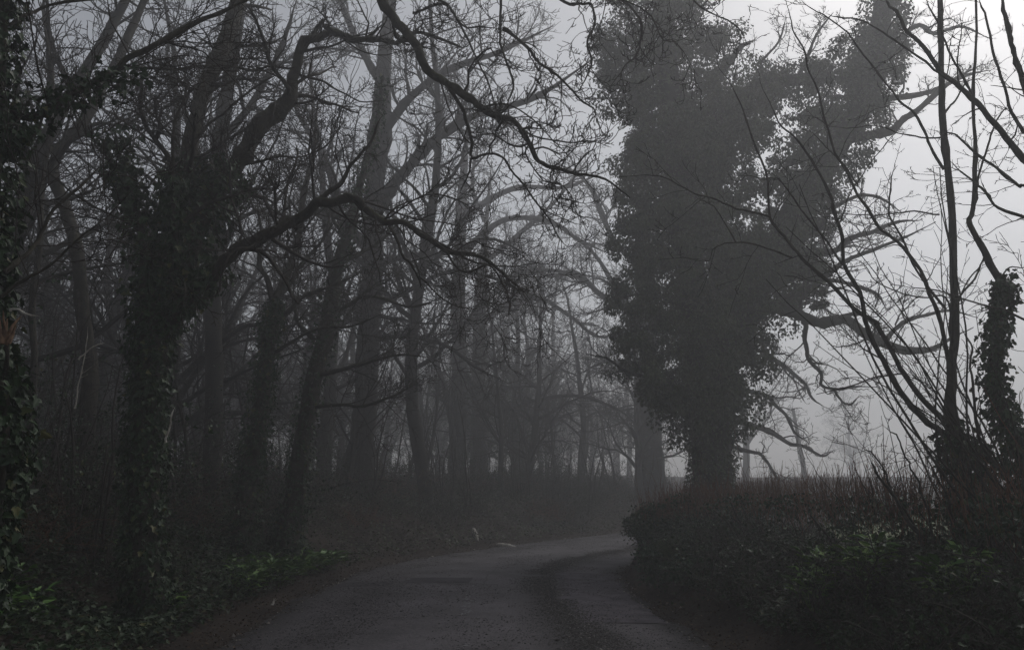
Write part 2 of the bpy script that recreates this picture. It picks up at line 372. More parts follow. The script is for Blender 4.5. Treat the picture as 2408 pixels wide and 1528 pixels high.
WS = .6      # stem width factor
def traced(spec, n=None, wob=.006):
    """spec: (u, v, distance, width in photo px) -> smooth 3-D limb"""
    pts = np.array([at(u, v, d) for u, v, d, w_ in spec]); rad = np.array([w_ * .5 * WS * KPX / FPX * d for u, v, d, w_ in spec])
    m = n or max(8, 4 * len(spec)); P = catmull(pts, m); Rr = np.interp(np.linspace(0, len(spec) - 1, m), np.arange(len(spec)), rad)
    amp = np.minimum(Rr, .05)[:, None] * .3 + wob; kk = max(4, m // 3); P[1:] += (catmull(rng.normal(0, 1, (kk, 3)), m) * amp + rng.normal(0, 1, (m, 3)) * amp * .25)[1:]
    if spec[0][3] < 60 or len(spec) < 7: Rr = Rr * (1 - .7 * sm(np.linspace(0, 1, m), .8, 1.))
    return P, Rr * (1 + rng.normal(0, .06, m) + .3 * (rng.random(m) > .94))
def T2(pts, d, w0, w1, f=None):
    """list of (u,v) -> spec with constant or ramping distance"""
    n = len(pts); d0, d1 = (d if isinstance(d, tuple) else (d, d))
    return [(p[0], p[1], d0 + (d1 - d0) * k / (n - 1), w0 + (w1 - w0) * (k / (n - 1))**.8) for k, p in enumerate(pts)]
def limbs_to(g, limbs, sides=9, rough=.05):
    for P, Rr in limbs: g.tubes(P, Rr, sides, rough)
def crown_of(limbs, lv, thin, rmax=9., n=20):
    """twigs on every limb"""
    g = Geo()
    Ps = np.stack([catmull(P, n) for P, _ in limbs]); Rs = np.stack([np.interp(np.linspace(0, 1, n), np.linspace(0, 1, len(r)), r) for _, r in limbs])
    twiggery(g, Ps, Rs, lv, thin); return g
GNARL = [dict(dens=5.0, labs=(.5, 1.5), ang=(30, 70), K=8, wig=.3, trop=.06, rf=.5, sides=4),
         dict(dens=9.0, lf=(.3, .6), K=6, wig=.32, trop=.10, rf=.6),
         dict(dens=12.0, lf=(.3, .6), K=4, wig=.3, trop=.14, rf=.7)]
FINE = [dict(dens=5.0, labs=(.6, 1.8), ang=(30, 70), K=7, wig=.16, trop=.03, rf=.4, sides=4),
        dict(dens=8, lf=(.35, .7), K=6, wig=.18, trop=.03, rf=.6),
        dict(dens=9, lf=(.35, .7), K=4, wig=.2, trop=.04, rf=.7)]

def tree_thing(name, label, cat, trunk, limbs, lv, thin, ivy=None, group=None, ivymat='ivy', bark='bark', crown=True, tw='twig', sides=10, sub=None):
    base = trunk[0][0].copy(); t = thing(name, label, cat, base, group)
    g = Geo(); limbs_to(g, [trunk], sides + 4, .05); tr = part('trunk', g, M[bark], t)
    for L in limbs:
        g = Geo(); limbs_to(g, [L], sides, .05); part('limb', g, M[bark], t)
    if crown: part('crown', crown_of(limbs + (sub or []), lv, thin), M[tw], t)
    if ivy: part('ivy_leaves', ivy, M[ivymat], t, smooth=False)
    return t

# ------------------------------------------------------------ traced trees, left
# 1: ivy trunk at the left edge whose long limb arches over the road
trunk = traced([(-80,1420,5.0,150),(-55,1150,5.0,130),(-40,850,5.0,118),(-45,500,5.1,110),(-30,200,5.2,105),(0,-150,5.3,100),(60,-420,5.5,90),(160,-640,5.8,80)])
big = traced([(160,-640,5.8,72),(400,-520,6.6,66),(650,-330,7.2,60),(820,-140,7.4,52),(890,-40,7.5,46),(912,20,7.5,42),(950,75,7.4,40),(988,120,7.3,38),(1012,165,7.2,36),(1050,200,7.1,34),(1110,235,7.,30),(1160,272,7.,25),(1212,290,7.,22),(1240,335,6.9,20),(1270,385,6.9,19),(1320,400,6.9,16),(1370,410,6.9,13),(1430,428,6.8,9),(1480,465,6.8,5)])
subs = [
 traced(T2([(1055,202),(1085,250),(1100,300),(1112,345),(1108,372)], 7.1, 17, 14)),
 traced(T2([(1108,372),(1100,420),(1080,455)], 7.05, 10, 4)),
 traced(T2([(1108,372),(1150,366),(1185,372),(1205,402),(1240,440),(1262,478),(1290,510),(1312,560),(1340,590)], (7.05,6.8), 12, 5)),
 traced(T2([(1262,478),(1300,500),(1345,522),(1365,528)], 6.9, 6, 3)),
 traced(T2([(860,-200),(1000,-140),(1160,-120),(1177,-20),(1176,60),(1180,105),(1198,165),(1210,200),(1196,240),(1205,300)], (7.6,7.), 16, 8)),
 traced(T2([(1185,68),(1225,98),(1262,140),(1305,170),(1345,215),(1375,242),(1400,262),(1398,290)], (7.,6.6), 16, 6)),
 traced(T2([(1000,-140),(1100,-110),(1240,-60),(1330,0),(1360,8),(1388,12),(1397,50),(1385,100),(1390,150),(1372,200),(1350,230)], (7.6,6.8), 18, 6)),
 traced(T2([(1100,-110),(1300,-90),(1450,-10),(1495,30),(1508,60),(1500,120),(1468,160),(1455,210)], (7.6,6.9), 14, 6)),
 traced(T2([(1450,-10),(1530,40),(1560,90),(1590,100),(1640,180)], (7.,6.8), 8, 4)),
 traced(T2([(905,-10),(925,60),(940,95),(985,98),(1010,118)], 7.6, 14, 12)),
 traced(T2([(1400,-40),(1580,-60),(1640,10),(1730,60),(1760,110)], (7.3,7.2), 10, 5)),
 traced(T2([(985,-80),(1010,-10),(1060,20),(1090,70),(1120,130),(1150,190),(1170,260),(1200,310)], (7.7,7.4), 14, 5)),
 traced(T2([(970,30),(1010,20),(1050,15),(1090,60),(1130,60),(1180,70)], 7.5, 13, 6)),
 traced(T2([(1010,160),(1040,200),(1055,260),(1080,310),(1115,340),(1140,370)], 7.3, 8, 4)),
 traced(T2([(1215,290),(1270,325),(1330,335),(1390,330),(1440,350)], (7,6.8), 9, 4)),
 traced(T2([(1130,250),(1190,245),(1250,280),(1300,330),(1340,370)], (7,6.7), 9, 4)),
 traced(T2([(1250,335),(1240,370),(1275,420),(1330,440),(1360,500)], (6.9,6.7), 8, 4)),
]
left_br = [
 traced(T2([(15,260),(90,270),(180,215),(270,165),(330,125),(400,85),(470,50),(540,20),(640,-20)], (5.2,5.8), 34, 18)),
 traced(T2([(20,60),(70,35),(110,15),(200,0),(330,-25)], (5.2,5.6), 16, 10)),
 traced(T2([(12,310),(80,320),(120,240),(200,215),(280,200),(330,170)], (5.1,5.4), 14, 6)),
 traced(T2([(10,640),(60,600),(110,520),(190,440),(240,390)], (5.0,5.6), 22, 9)),
 traced(T2([(0,700),(60,660),(130,610),(200,545),(265,505)], (5.0,5.3), 16, 6)),
]
g = Geo(); ivy_along(g, *trunk, 8000, .13, .055)
ivy_along(g, left_br[2][0], left_br[2][1], 240, .09, .05); ivy_along(g, left_br[0][0][:14], left_br[0][1][:14], 200, .09, .05)
for c in ((1345,1), ): pass
OVER = [dict(dens=8., labs=(.25, .95), ang=(35, 75), K=7, wig=.34, trop=.0, rf=.5, sides=4),
        dict(dens=13, lf=(.3, .6), K=5, wig=.34, trop=.12, rf=.65, up=.3),
        dict(dens=20., lf=(.3, .6), K=3, wig=.3, trop=.2, rf=.8, up=.5)]
t = tree_thing('ivy_tree', 'ivy wrapped trunk filling the left edge whose bare limb arches over the lane', 'tree', trunk, [big] + left_br, [], 0, g, crown=False)
for L in subs:
    g = Geo(); limbs_to(g, [L], 7, .05); part('limb', g, M['bark'], t)
lv = [dict(q) for q in OVER]
cr = crown_of([(big[0][30:], big[1][30:])] + subs, lv, .0042)
part('crown', cr, M['twig'], t)
part('crown', crown_of(left_br, FINE, .004), M['twig'], t)

# 2: the ivy clad many-limbed tree
trunk = traced([(350,1480,9.,130),(345,1280,9,110),(342,1050,9,100),(345,880,9,104),(362,740,9,130),(385,640,9,130),(405,570,9.1,100)])
A = traced([(395,640,9,90),(420,520,9.3,80),(432,440,9.5,72),(452,330,9.8,66),(470,250,10,64),(492,190,10.2,68),(515,130,10.4,70),(545,50,10.6,66),(575,-30,10.8,62),(640,-200,11,56),(690,-420,11.4,44)])
B = traced([(400,760,9,80),(452,690,8.8,54),(520,622,8.6,50),(570,580,8.5,50),(608,562,8.4,56),(660,540,8.3,46),(720,500,8.2,40),(752,470,8.1,40),(790,466,8.,36),(835,470,8,32),(880,503,8,27),(905,520,7.9,25),(960,535,7.8,23),(1005,556,7.8,21),(1050,590,7.8,20),(1130,606,7.8,15),(1190,650,7.8,9),(1232,690,7.8,5)])
C = traced([(400,700,9,100),(440,610,9.1,92),(475,510,9.2,84),(520,430,9.3,80),(565,368,9.4,74),(600,315,9.5,74),(640,275,9.6,74),(678,240,9.6,66),(690,200,9.6,48),(692,160,9.6,46),(715,105,9.6,40),(745,85,9.6,34),(785,70,9.6,26),(830,92,9.5,26),(890,95,9.5,22),(930,98,9.4,18),(975,75,9.3,16),(1020,85,9.2,14),(1085,110,9.1,9)])
limbs = [A, B, C,
 traced(T2([(752,470),(778,450),(800,428),(822,395),(838,372),(865,345),(885,300),(905,265)], (8.1,7.9), 24, 8)),
 traced(T2([(905,520),(930,555),(945,600),(968,622),(985,655),(990,678)], 7.9, 14, 7)),
 traced(T2([(985,650),(1030,695),(1080,720),(1130,728)], (7.9,7.7), 7, 4)),
 traced(T2([(1050,590),(1090,640),(1150,625),(1180,660),(1195,700),(1198,745)], (7.8,7.6), 11, 4)),
 traced(T2([(1005,556),(1060,585),(1110,615),(1165,625),(1200,665),(1245,690)], (7.8,8.1), 12, 4)),
 traced(T2([(640,548),(668,500),(676,430),(700,360),(692,335)], (8.3,8.8), 14, 7)),
 traced(T2([(700,130),(722,95),(745,65),(770,40)], 9.6, 26, 14)),
 traced(T2([(765,62),(800,80),(850,90),(905,55)], 9.5, 24, 14)),
 traced(T2([(462,320),(500,285),(540,250),(600,205),(665,165)], (9.8,9.3), 13, 8)),
 traced(T2([(400,640),(412,560),(408,470),(412,400),(410,330),(420,270),(440,200),(430,110)], (8.8,8.6), 20, 8)),
 traced(T2([(340,700),(330,560),(312,470),(296,400),(272,300)], (8.8,8.6), 40, 18)),
 traced(T2([(430,520),(500,475),(560,455),(600,445),(635,440)], (8.8,8.5), 20, 8)),
 traced(T2([(415,330),(380,290),(340,240),(345,160)], (8.6,8.4), 10, 5)),
 traced(T2([(690,160),(640,155),(600,165),(540,155),(470,155),(400,165),(330,160),(270,145)], (9.3,8.), 10, 14)),
 traced(T2([(705,175),(760,190),(800,215),(850,240),(905,235)], (9.6,9.), 10, 5)),
 traced(T2([(350,560),(290,520),(200,470),(110,400),(60,395)], (8.8,8.2), 12, 5)),
 traced(T2([(590,385),(650,365),(700,370),(760,345),(800,300)], (9.4,9.), 12, 5)),
]
g = Geo(); ivy_along(g, trunk[0][:14], trunk[1][:14], 3200, .08, .055); ivy_along(g, trunk[0][12:], trunk[1][12:], 3300, .13, .055); ivy_along(g, A[0][:12], A[1][:12], 900, .16, .07); ivy_along(g, C[0][:16], C[1][:16], 1700, .2, .07)
ivy_along(g, limbs[13][0], limbs[13][1], 900, .18, .075); ivy_along(g, B[0][:9], B[1][:9], 700, .12, .06); ivy_along(g, limbs[12][0][:14], limbs[12][1][:14], 500, .15, .07)
lv2 = [dict(dens=5., labs=(.5, 1.9), ang=(30, 70), K=8, wig=.22, trop=.02, rf=.4, sides=4),
       dict(dens=10., lf=(.35, .65), K=6, wig=.24, trop=.05, rf=.6), dict(dens=13, lf=(.3, .6), K=4, wig=.24, trop=.08, rf=.7)]
tree_thing('ivy_tree', 'many limbed bare tree with ivy thick on its trunk and a low limb arching right', 'tree', trunk, limbs, lv2, .004, g)

# 3: dark leaning tree behind on the far left
trunk = traced([(215,1250,13,70),(205,1000,13,62),(198,760,13,56),(180,600,13,54),(150,490,13,50),(128,415,13,48),(140,355,13.1,44),(190,290,13.3,42),(235,215,13.6,38),(280,120,14,34),(330,20,14.3,30),(380,-90,14.6,24)])
limbs = [traced(T2([(135,380),(100,320),(80,270),(60,180)], (13,13.4), 24, 12)), traced(T2([(170,320),(230,290),(300,290),(370,240),(420,180)], (13.2,13.6), 18, 8)),
         traced(T2([(60,1050),(72,800),(80,640),(100,430),(115,300),(125,160),(90,0)], (11.5,11.8), 30, 16))]
tree_thing('leaning_tree', 'dark forked tree leaning right behind the ivy trunk at the far left', 'tree', trunk, limbs, FINE, .006, None, tw='twig')

WS = .75
# 4: ivy stem pair on the bank, centre left
trunk = traced([(560,1290,14,80),(578,1190,14,64),(598,1060,14,56),(622,910,14,50),(635,780,14,50),(650,700,14,44)])
limbs = [traced(T2([(650,700),(672,660),(690,600),(705,540),(725,430),(740,330),(750,230)], (14,14.6), 32, 12)),
         traced(T2([(648,720),(625,650),(612,600),(615,540),(600,450)], (14,13.6), 20, 8)),
         traced(T2([(650,760),(690,715),(730,690),(790,670),(850,640)], (14,13.5), 18, 7)),
         traced(T2([(640,700),(665,690),(700,640),(760,560),(775,470)], (14,14.5), 20, 8)),
         traced(T2([(645,830),(690,800),(760,770),(830,765),(900,735)], (14,13.), 14, 6))]
g = Geo(); ivy_along(g, *trunk, 4200, .10, .055)
LOW = [dict(dens=6., labs=(.8, 2.2), ang=(35, 75), K=8, wig=.16, trop=.0, rf=.4, sides=4, flat=.5), dict(dens=9, lf=(.3, .6), K=6, wig=.2, trop=.02, rf=.6, flat=.3), dict(dens=10, lf=(.3, .55), K=4, wig=.22, trop=.04, rf=.7)]
tree_thing('ivy_stemmed_tree', 'slim forked tree with ivy up its lower stem, left of its leaning twin', 'tree', trunk, limbs, LOW, .005, g)
trunk = traced([(670,1290,15,80),(690,1180,15,64),(708,1050,15,54),(738,900,15,50),(768,760,15,46),(792,640,15,42),(815,550,15,34),(838,460,15,28),(862,380,15,22),(885,290,15,16),(900,180,15,12)])
limbs = [traced(T2([(745,880),(800,870),(870,850),(940,830),(1010,840)], (15,13.8), 16, 6)), traced(T2([(740,800),(700,760),(690,700),(668,640)], 15, 16, 7)),
         traced(T2([(775,740),(830,710),(880,700),(960,720),(1040,700)], (15,14), 16, 6)), traced(T2([(800,620),(850,590),(900,560),(960,500)], (15,15.6), 16, 7)),
         traced(T2([(725,960),(790,950),(850,955),(920,930),(980,900)], (15,14), 14, 6)), traced(T2([(815,560),(780,500),(790,430),(760,360)], (15,15.5), 14, 6))]
g = Geo(); ivy_along(g, *trunk, 4200, .09, .055, taper=.6)
tree_thing('ivy_stemmed_tree', 'slim leaning tree with ivy on its stem, right of the forked one', 'tree', trunk, limbs, LOW, .005, g)

WS = .72
# 5: thick faint trunk behind them, and a twin trunk beyond
FAR = [dict(dens=5.5, labs=(1., 3.2), ang=(30, 70), K=9, wig=.18, trop=.0, rf=.42, sides=4), dict(dens=6, lf=(.35, .7), K=7, wig=.2, trop=.02, rf=.6), dict(dens=7, lf=(.35, .7), K=5, wig=.22, trop=.05, rf=.7)]
def far_tree(spec, limbs, name, label, ivyn=0, lv=FAR, thin=.008):
    spec = [q for q in spec if at(*q[:3])[2] < 22]; l_ = spec[-1]
    tr = traced(spec); K_ = 8; top = tr[0][-1] + unit(tr[0][-1] - tr[0][-3]) * np.linspace(0, 3.2, K_)[1:, None]
    tr = (np.vstack([tr[0], top]), np.concatenate([tr[1], tr[1][-1] * np.linspace(1, .12, K_)[1:]])); g = None
    if ivyn: g = Geo(); ivy_along(g, tr[0], tr[1], ivyn, .25, .11, 'simple')
    tree_thing(name, label, 'tree', tr, [traced(q) for q in limbs], lv, thin, g, bark='farbark', tw='farbark')
far_tree([(830,1290,26,112),(838,1150,26,89),(860,950,26,76),(870,750,26,73),(875,560,26,72),(885,400,26,67),(895,250,26,60),(905,100,26,51),(925,-60,26,40)],
  [T2([(885,500),(940,420),(1020,330),(1120,270),(1250,230),(1400,140)], (26,23), 46, 14), T2([(875,600),(800,500),(770,380),(700,260),(690,150)], (26,27), 34, 12),
   T2([(890,330),(960,230),(1060,160),(1180,120),(1300,60)], (26,23), 36, 12), T2([(880,620),(960,600),(1060,590),(1150,560),(1250,600)], (26,22), 26, 8),
   T2([(865,800),(940,790),(1040,810),(1120,860),(1200,900)], (26,23), 22, 7), T2([(900,200),(840,100),(800,0),(760,-80)], 26, 30, 14), T2([(870,720),(950,690),(1060,640),(1180,660),(1260,720)], (26,22), 22, 7)],
  'thick_tree', 'thick smooth grey trunk fading in the mist behind the two slim ivy stems')
far_tree([(500,1200,17,64),(505,950,17,58),(500,700,17,56),(505,520,17,54),(520,330,17,50),(545,150,17,44),(575,-60,17,50)],
  [T2([(505,480),(460,380),(440,270),(380,150)], (17,17.5), 30, 12), T2([(520,330),(600,230),(660,120),(700,0)], (17,18), 30, 12), T2([(505,600),(570,520),(640,480),(700,400)], (17,18), 20, 8)],
  'thick_tree', 'faint straight trunk right behind the dark limb that leans across it')
far_tree([(1070,1230,40,66),(1075,1080,40,58),(1080,900,40,52),(1078,700,40,46),(1085,500,40,40),(1100,300,40,30),(1110,100,40,20)],
  [T2([(1080,800),(1150,700),(1230,640),(1330,640),(1420,690)], (40,36), 26, 8), T2([(1078,700),(1030,620),(1010,520),(1040,400)], 40, 24, 8),
   T2([(1083,520),(1150,470),(1230,440),(1330,440),(1430,400)], (40,36), 26, 9), T2([(1080,600),(1180,520),(1290,520),(1360,560),(1440,600)], (40,36), 24, 8),
   T2([(1078,860),(1140,930),(1180,960),(1260,940),(1360,930),(1450,960),(1500,1000)], (40,36), 20, 7)],
  'woodland_tree', 'left of two close misty trunks over the far bank, limbs reaching over the bend', 900, lv=[dict(GNARL[0], trop=-.02), dict(GNARL[1], trop=-.02), dict(GNARL[2], trop=0.)])
far_tree([(1130,1230,43,60),(1128,1080,43,52),(1125,900,43,48),(1130,700,43,44),(1145,500,43,36),(1160,300,43,26)],
  [T2([(1128,760),(1190,720),(1260,700),(1340,740),(1400,790),(1470,780)], (43,40), 24, 8), T2([(1130,620),(1210,560),(1300,480),(1400,350)], (43,41), 24, 8), T2([(1140,520),(1110,430),(1130,320)], 43, 18, 7)],
  'woodland_tree', 'right of two close misty trunks over the far bank', 700)
# ivied trunk just left of the large ivy tree, beyond the bend
far_tree([(1545,1290,39,90),(1543,1180,39,80),(1532,1050,39,74),(1525,940,39,66),(1520,800,39,60),(1515,600,39,52),(1510,400,39,40),(1500,200,39,26)],
  [T2([(1520,800),(1460,700),(1400,600),(1330,540)], (39,37), 26, 8), T2([(1515,640),(1440,560),(1380,430),(1300,380)], (39,37), 26, 8), T2([(1522,900),(1470,860),(1420,850),(1360,880)], (39,37), 18, 6),
   T2([(1518,740),(1420,700),(1350,640),(1290,650),(1200,600)], (39,36), 26, 8)],
  'ivied_trunk_tree', 'faded ivied trunk beyond the bend, left beside the large ivy tree', 2600)

# ------------------------------------------------------------ the large ivy smothered tree
D0 = 21.; WS = 1.
trunk = traced([(1680,1290,D0,130),(1672,1180,D0,96),(1670,1050,D0,86),(1655,900,D0,90),(1635,740,D0,84),(1615,560,D0,76),(1595,360,D0,64),(1570,150,D0,50),(1560,-80,D0,34),(1556,-240,D0,12)])
limb2 = traced([(1660,900,D0,80),(1730,770,D0,80),(1790,650,D0,78),(1840,560,D0,72),(1900,440,D0,68),(1970,330,D0,62),(2040,220,D0,58),(2068,90,D0,50),(2085,-80,D0,40),(2090,-250,D0,12)])
limb3 = traced([(1640,560,D0,44),(1700,380,D0,40),(1740,240,D0+.3,34),(1800,200,D0,30),(1900,185,D0,28),(1990,180,D0,26)])
bare = [
 traced([(1660,790,D0,40),(1740,745,D0-.3,36),(1800,722,D0-.6,30),(1850,728,D0-.7,26),(1885,745,D0-.8,25),(1930,758,D0-.9,24),(1990,756,D0-1,23),(2030,780,D0-1,23),(2080,806,D0-1,21),(2130,822,D0-1,20),(2180,823,D0-1,16),(2230,800,D0-1,12),(2290,770,D0-1,7)]),
 traced(T2([(1880,742),(1893,770),(1896,815),(1900,845),(1932,880),(1930,905),(1965,915),(2010,908),(2062,910)], (D0-.8,D0-1.2), 13, 5)),
 traced(T2([(1700,700),(1850,595),(1900,592),(1960,590),(2000,560),(2060,540),(2120,520),(2160,515)], (D0,D0-.8), 24, 6)),
 traced(T2([(1990,250),(2060,235),(2110,230),(2170,222),(2210,205),(2270,180),(2330,165)], (D0,D0+.6), 22, 7)),
 traced(T2([(1960,330),(2040,320),(2090,312),(2120,285),(2170,250),(2240,190),(2310,150)], (D0,D0-.6), 30, 8)),
 traced(T2([(1830,700),(1880,690),(1920,670),(1950,640),(1985,610),(2050,590),(2120,560),(2200,520)], (D0,D0-.4), 20, 6)),
 traced(T2([(1850,640),(1900,655),(1960,660),(2010,670),(2060,690),(2080,720)], (D0,D0-.7), 16, 6)),
 traced(T2([(1690,180),(1720,140),(1745,108),(1770,98)], D0, 22, 8)),
 traced(T2([(1930,755),(1960,745),(2010,735),(2050,760),(2060,790)], D0-.9, 12, 5)),
 traced(T2([(1840,560),(1930,540),(1950,500),(2020,460),(2080,470),(2120,500)], (D0,D0-.5), 14, 5)),
 traced(T2([(2080,806),(2120,760),(2170,740),(2230,730),(2300,745)], (D0-1,D0-1), 13, 5)),
 traced(T2([(1960,915),(1990,950),(2020,935)], D0-1.1, 6, 4)),
 traced(T2([(1640,960),(1570,900),(1490,880),(1430,845),(1378,832)], (D0,D0-.8), 13, 4)),
 traced(T2([(2070,100),(2120,90),(2160,60),(2200,80),(2260,60),(2330,90)], (D0,D0-.4), 16, 6)),
 traced(T2([(1880,185),(1900,130),(1920,80),(1960,30)], D0, 12, 5)),
 traced(T2([(1800,200),(1790,150),(1830,100),(1850,40)], D0, 9, 4)),
]
blobs = [(1680,1190,36),(1672,1100,38),(1668,1020,58),(1655,960,98),(1650,890,158),(1630,830,172),(1620,770,180),(1640,700,178),(1640,620,176),(1600,550,172),(1560,490,120),(1600,430,172),(1570,400,150),
 (1590,340,165),(1570,270,150),(1600,200,170),(1500,180,110),(1450,150,62),(1430,90,40),(1560,110,150),(1550,30,135),(1570,-50,110),(1690,90,60),(1730,190,75),(1690,280,100),(1740,330,90),(1700,440,90),
 (1545,940,50),(1760,880,60),(1770,790,60),(1750,710,110),(1800,640,110),(1840,570,95),(1870,490,92),(1915,410,92),(1965,340,84),(2015,265,82),(2050,190,74),(2065,110,62),(2075,40,58),(2085,-40,54),
 (1780,215,52),(1900,540,66),(1760,580,40),(1720,660,70),(1790,330,44),(1900,290,62),(1800,200,50),(1760,260,50),(1940,240,50),(1880,440,50),(1900,480,60),(1830,620,70),(1690,560,40),(1660,250,80),(1710,320,60),(1840,200,66),(1900,190,66),(1960,180,74),(1990,130,60),(1880,640,70),(1900,700,36),(1800,420,55),(1470,560,56),(1450,700,34),(1455,800,38)]
cs = []; rs = []
for u, v, r in blobs:
    c = at(u, v, D0); rad = r * KPX / FPX * D0
    n = int(6 + 15.5 * rad**2); d = unit(rng.normal(0, 1, (n, 3))) * (rad * rng.uniform(.55, 1.08, n))[:, None]
    cs.append(c + d); rs.append(rng.uniform(.18, .5, n) * min(1, rad + .35))
cs = np.concatenate(cs); rs = np.concatenate(rs)
g = Geo(); clumps(g, cs, rs, 140, .095, droop=.9, shell=.45, sq=.75)
ivy_along(g, trunk[0][:20], trunk[1][:20], 8000, .2, .09, 'simple'); ivy_along(g, *limb2, 9000, .5, .11, 'simple'); ivy_along(g, trunk[0][15:], trunk[1][15:], 9000, .9, .11, 'simple')
t = tree_thing('ivy_smothered_tree', 'large forked tree smothered in dark ivy, standing in the hedge at the bend', 'tree', trunk, [limb2, limb3] + bare, [], 0, g, ivymat='ivytree', crown=False, bark='farbark')
part('crown', crown_of(bare, GNARL, .007), M['farbark'], t)
# thin climbing stems and upright shoots among the ivy of its top
UP = [dict(dens=2.5, labs=(.5, 1.6), ang=(30, 80), K=6, wig=.16, trop=.18, rf=.12, sides=3, t0=.0), dict(dens=4, lf=(.3, .6), K=4, wig=.16, trop=.14, rf=.6)]
l3 = (limb3[0] + np.array([0, 0, .9]), limb3[1]); l2 = (limb2[0] + np.array([.1, 0, .8]), limb2[1])
part('crown', crown_of([l3, l2], UP, .007), M['farbark'], t)

# ------------------------------------------------------------ right foreground bare tree
WS = .43
trunk = traced([(2390,1500,8,150),(2330,1300,8,120),(2290,1170,8,104),(2256,1085,8,84),(2238,1000,8,66),(2234,900,8,54),(2240,780,8,46),(2236,620,8,42),(2228,420,8,40),(2220,300,8,38),(2218,180,8,34),(2212,60,8,32),(2208,-60,8,30),(2204,-260,8,24)])
def seq(f, pts): return [f(*p) for p in pts]
limbs = [
 traced(T2([(2262,1090)] + seq(c6, [(1270,540),(1170,460),(1060,350),(1000,250),(960,170),(920,80),(890,0)]) + seq(c3, [(850,1380),(775,1230),(770,1100),(745,980),(720,920),(660,800),(600,700),(540,630),(480,570),(430,480),(400,400),(385,320)]), (8,7.2), 40, 6), n=60),
 traced(T2([(2250,1040)] + seq(c6, [(1240,460),(1150,350),(1080,230),(1000,110),(930,10)]) + seq(c3, [(940,1510),(850,1440),(700,1310),(620,1230),(540,1150),(480,1080),(440,1010),(430,830),(375,680),(340,600),(310,500),(250,380),(200,300),(190,200)]), (8,7.6), 34, 6), n=60),
 traced(T2([(2240,900)] + seq(c3, [(1230,1480),(1180,1380),(1160,1290),(1080,1180),(1000,1110),(930,1030),(880,950),(830,860),(780,770),(730,690),(700,580),(660,440),(620,330),(600,250),(560,160),(540,90),(515,0),(500,-120)]), (8,7.4), 24, 7), n=60),
 traced(T2([(2236,800)] + seq(c3, [(1270,1400),(1180,1380),(1050,1365),(930,1310),(880,1240),(815,1190)]), (8,7.3), 12, 4)),
 traced(T2([(2240,820)] + seq(c3, [(1280,1500),(1330,1380),(1400,1280),(1440,1200),(1420,1140)]), (8,8.4), 18, 7)),
 traced(T2(seq(c3, [(1250,790),(1190,700),(1150,600),(1110,520),(1040,470),(970,390),(890,270),(830,190),(780,130),(690,70),(600,20),(560,-60)]), (8,7.4), 18, 6), n=40),
 traced(T2(seq(c3, [(1240,640),(1150,640),(1050,620),(940,590),(840,600),(710,590)]), (8,7.5), 11, 4)),
 traced(T2(seq(c3, [(1230,1000),(1100,985),(960,1000),(880,1020),(900,960),(1010,880)]), (8,8.6), 10, 4)),
 traced(T2(seq(c3, [(540,1200),(400,1150),(270,1130),(180,1150),(150,1215),(0,1185)]), (7.6,7.2), 11, 4)),
 traced(T2(seq(c3, [(440,1010),(330,985),(200,930),(100,900),(0,850),(-120,820),(-300,830)]), (7.6,7.1), 14, 5)),
 traced(T2(seq(c3, [(280,1130),(200,990),(160,950),(100,920)]), (7.3,7.2), 8, 4)),
 traced(T2(seq(c3, [(775,1230),(680,1090),(560,950),(500,860),(460,830),(380,825),(275,815)]), (7.5,7.3), 12, 5)),
 traced(T2(seq(c3, [(1250,540),(1290,480),(1330,420),(1360,380),(1400,370),(1450,380)]), (8,8.5), 14, 5)),
 traced(T2(seq(c3, [(770,1030),(800,930),(860,830),(930,730),(1000,640),(1060,600)]), (7.5,7.7), 10, 4)),
 traced(T2(seq(c3, [(1260,1440),(1140,1280),(1070,1120),(1010,1010),(990,940),(1005,830),(1030,760)]), (8,7.5), 15, 7)),
 traced(T2(seq(c3, [(850,860),(760,740),(700,680),(620,600)]), (7.5,7.3), 9, 5)),
]
lvR = [dict(dens=4.5, labs=(.2, .9), ang=(35, 70), K=7, wig=.14, trop=.0, rf=.4, sides=4), dict(dens=8, lf=(.3, .6), K=5, wig=.22, trop=.05, rf=.6), dict(dens=12, lf=(.2, .4), K=3, wig=.25, trop=.1, rf=.8)]
g = Geo(); ivy_along(g, trunk[0][:18], trunk[1][:18], 1500, .12, .06)
tree_thing('bare_tree', 'slender bare tree on the hedge line with long shoots arching left', 'tree', trunk, limbs, lvR, .0035, g)
# ivied stem by the right edge
trunk = traced([(2470,1420,7.4,110),(2440,1200,7.4,90)] + [(*c6(*p), 7.4, w_) for p, w_ in (((1624,620),70),((1560,480),60),((1490,280),54),((1500,60),48))] + [(*c3(*p), 7.4, w_) for p, w_ in (((1540,1400),44),((1500,1300),42),((1440,1180),38),((1380,1050),30),((1390,960),24),((1395,700),20),((1392,400),17),((1400,100),14),((1405,-100),12))])
limbs = [traced(T2(seq(c3, [(1390,960),(1430,800),(1470,640),(1520,520),(1560,500)]), (7.4,7.6), 16, 6)), traced(T2([(2400,1160)] + seq(c6, [(1440,600),(1410,450),(1380,250),(1390,130),(1340,30)]) , (7.4,7.2), 22, 9)),
         traced(T2(seq(c3, [(1500,1320),(1560,1250),(1624,1245),(1700,1230)]), 7.4, 10, 5)), traced(T2(seq(c3, [(1420,1240),(1350,1330),(1300,1480)]), (7.4,7.2), 9, 5))]
g = Geo(); ivy_along(g, trunk[0][4:30], trunk[1][4:30], 2400, .075, .05)
tree_thing('ivied_sapling', 'crooked sapling stem sleeved in ivy near the right edge', 'tree', trunk, limbs, lvR, .0035, g)
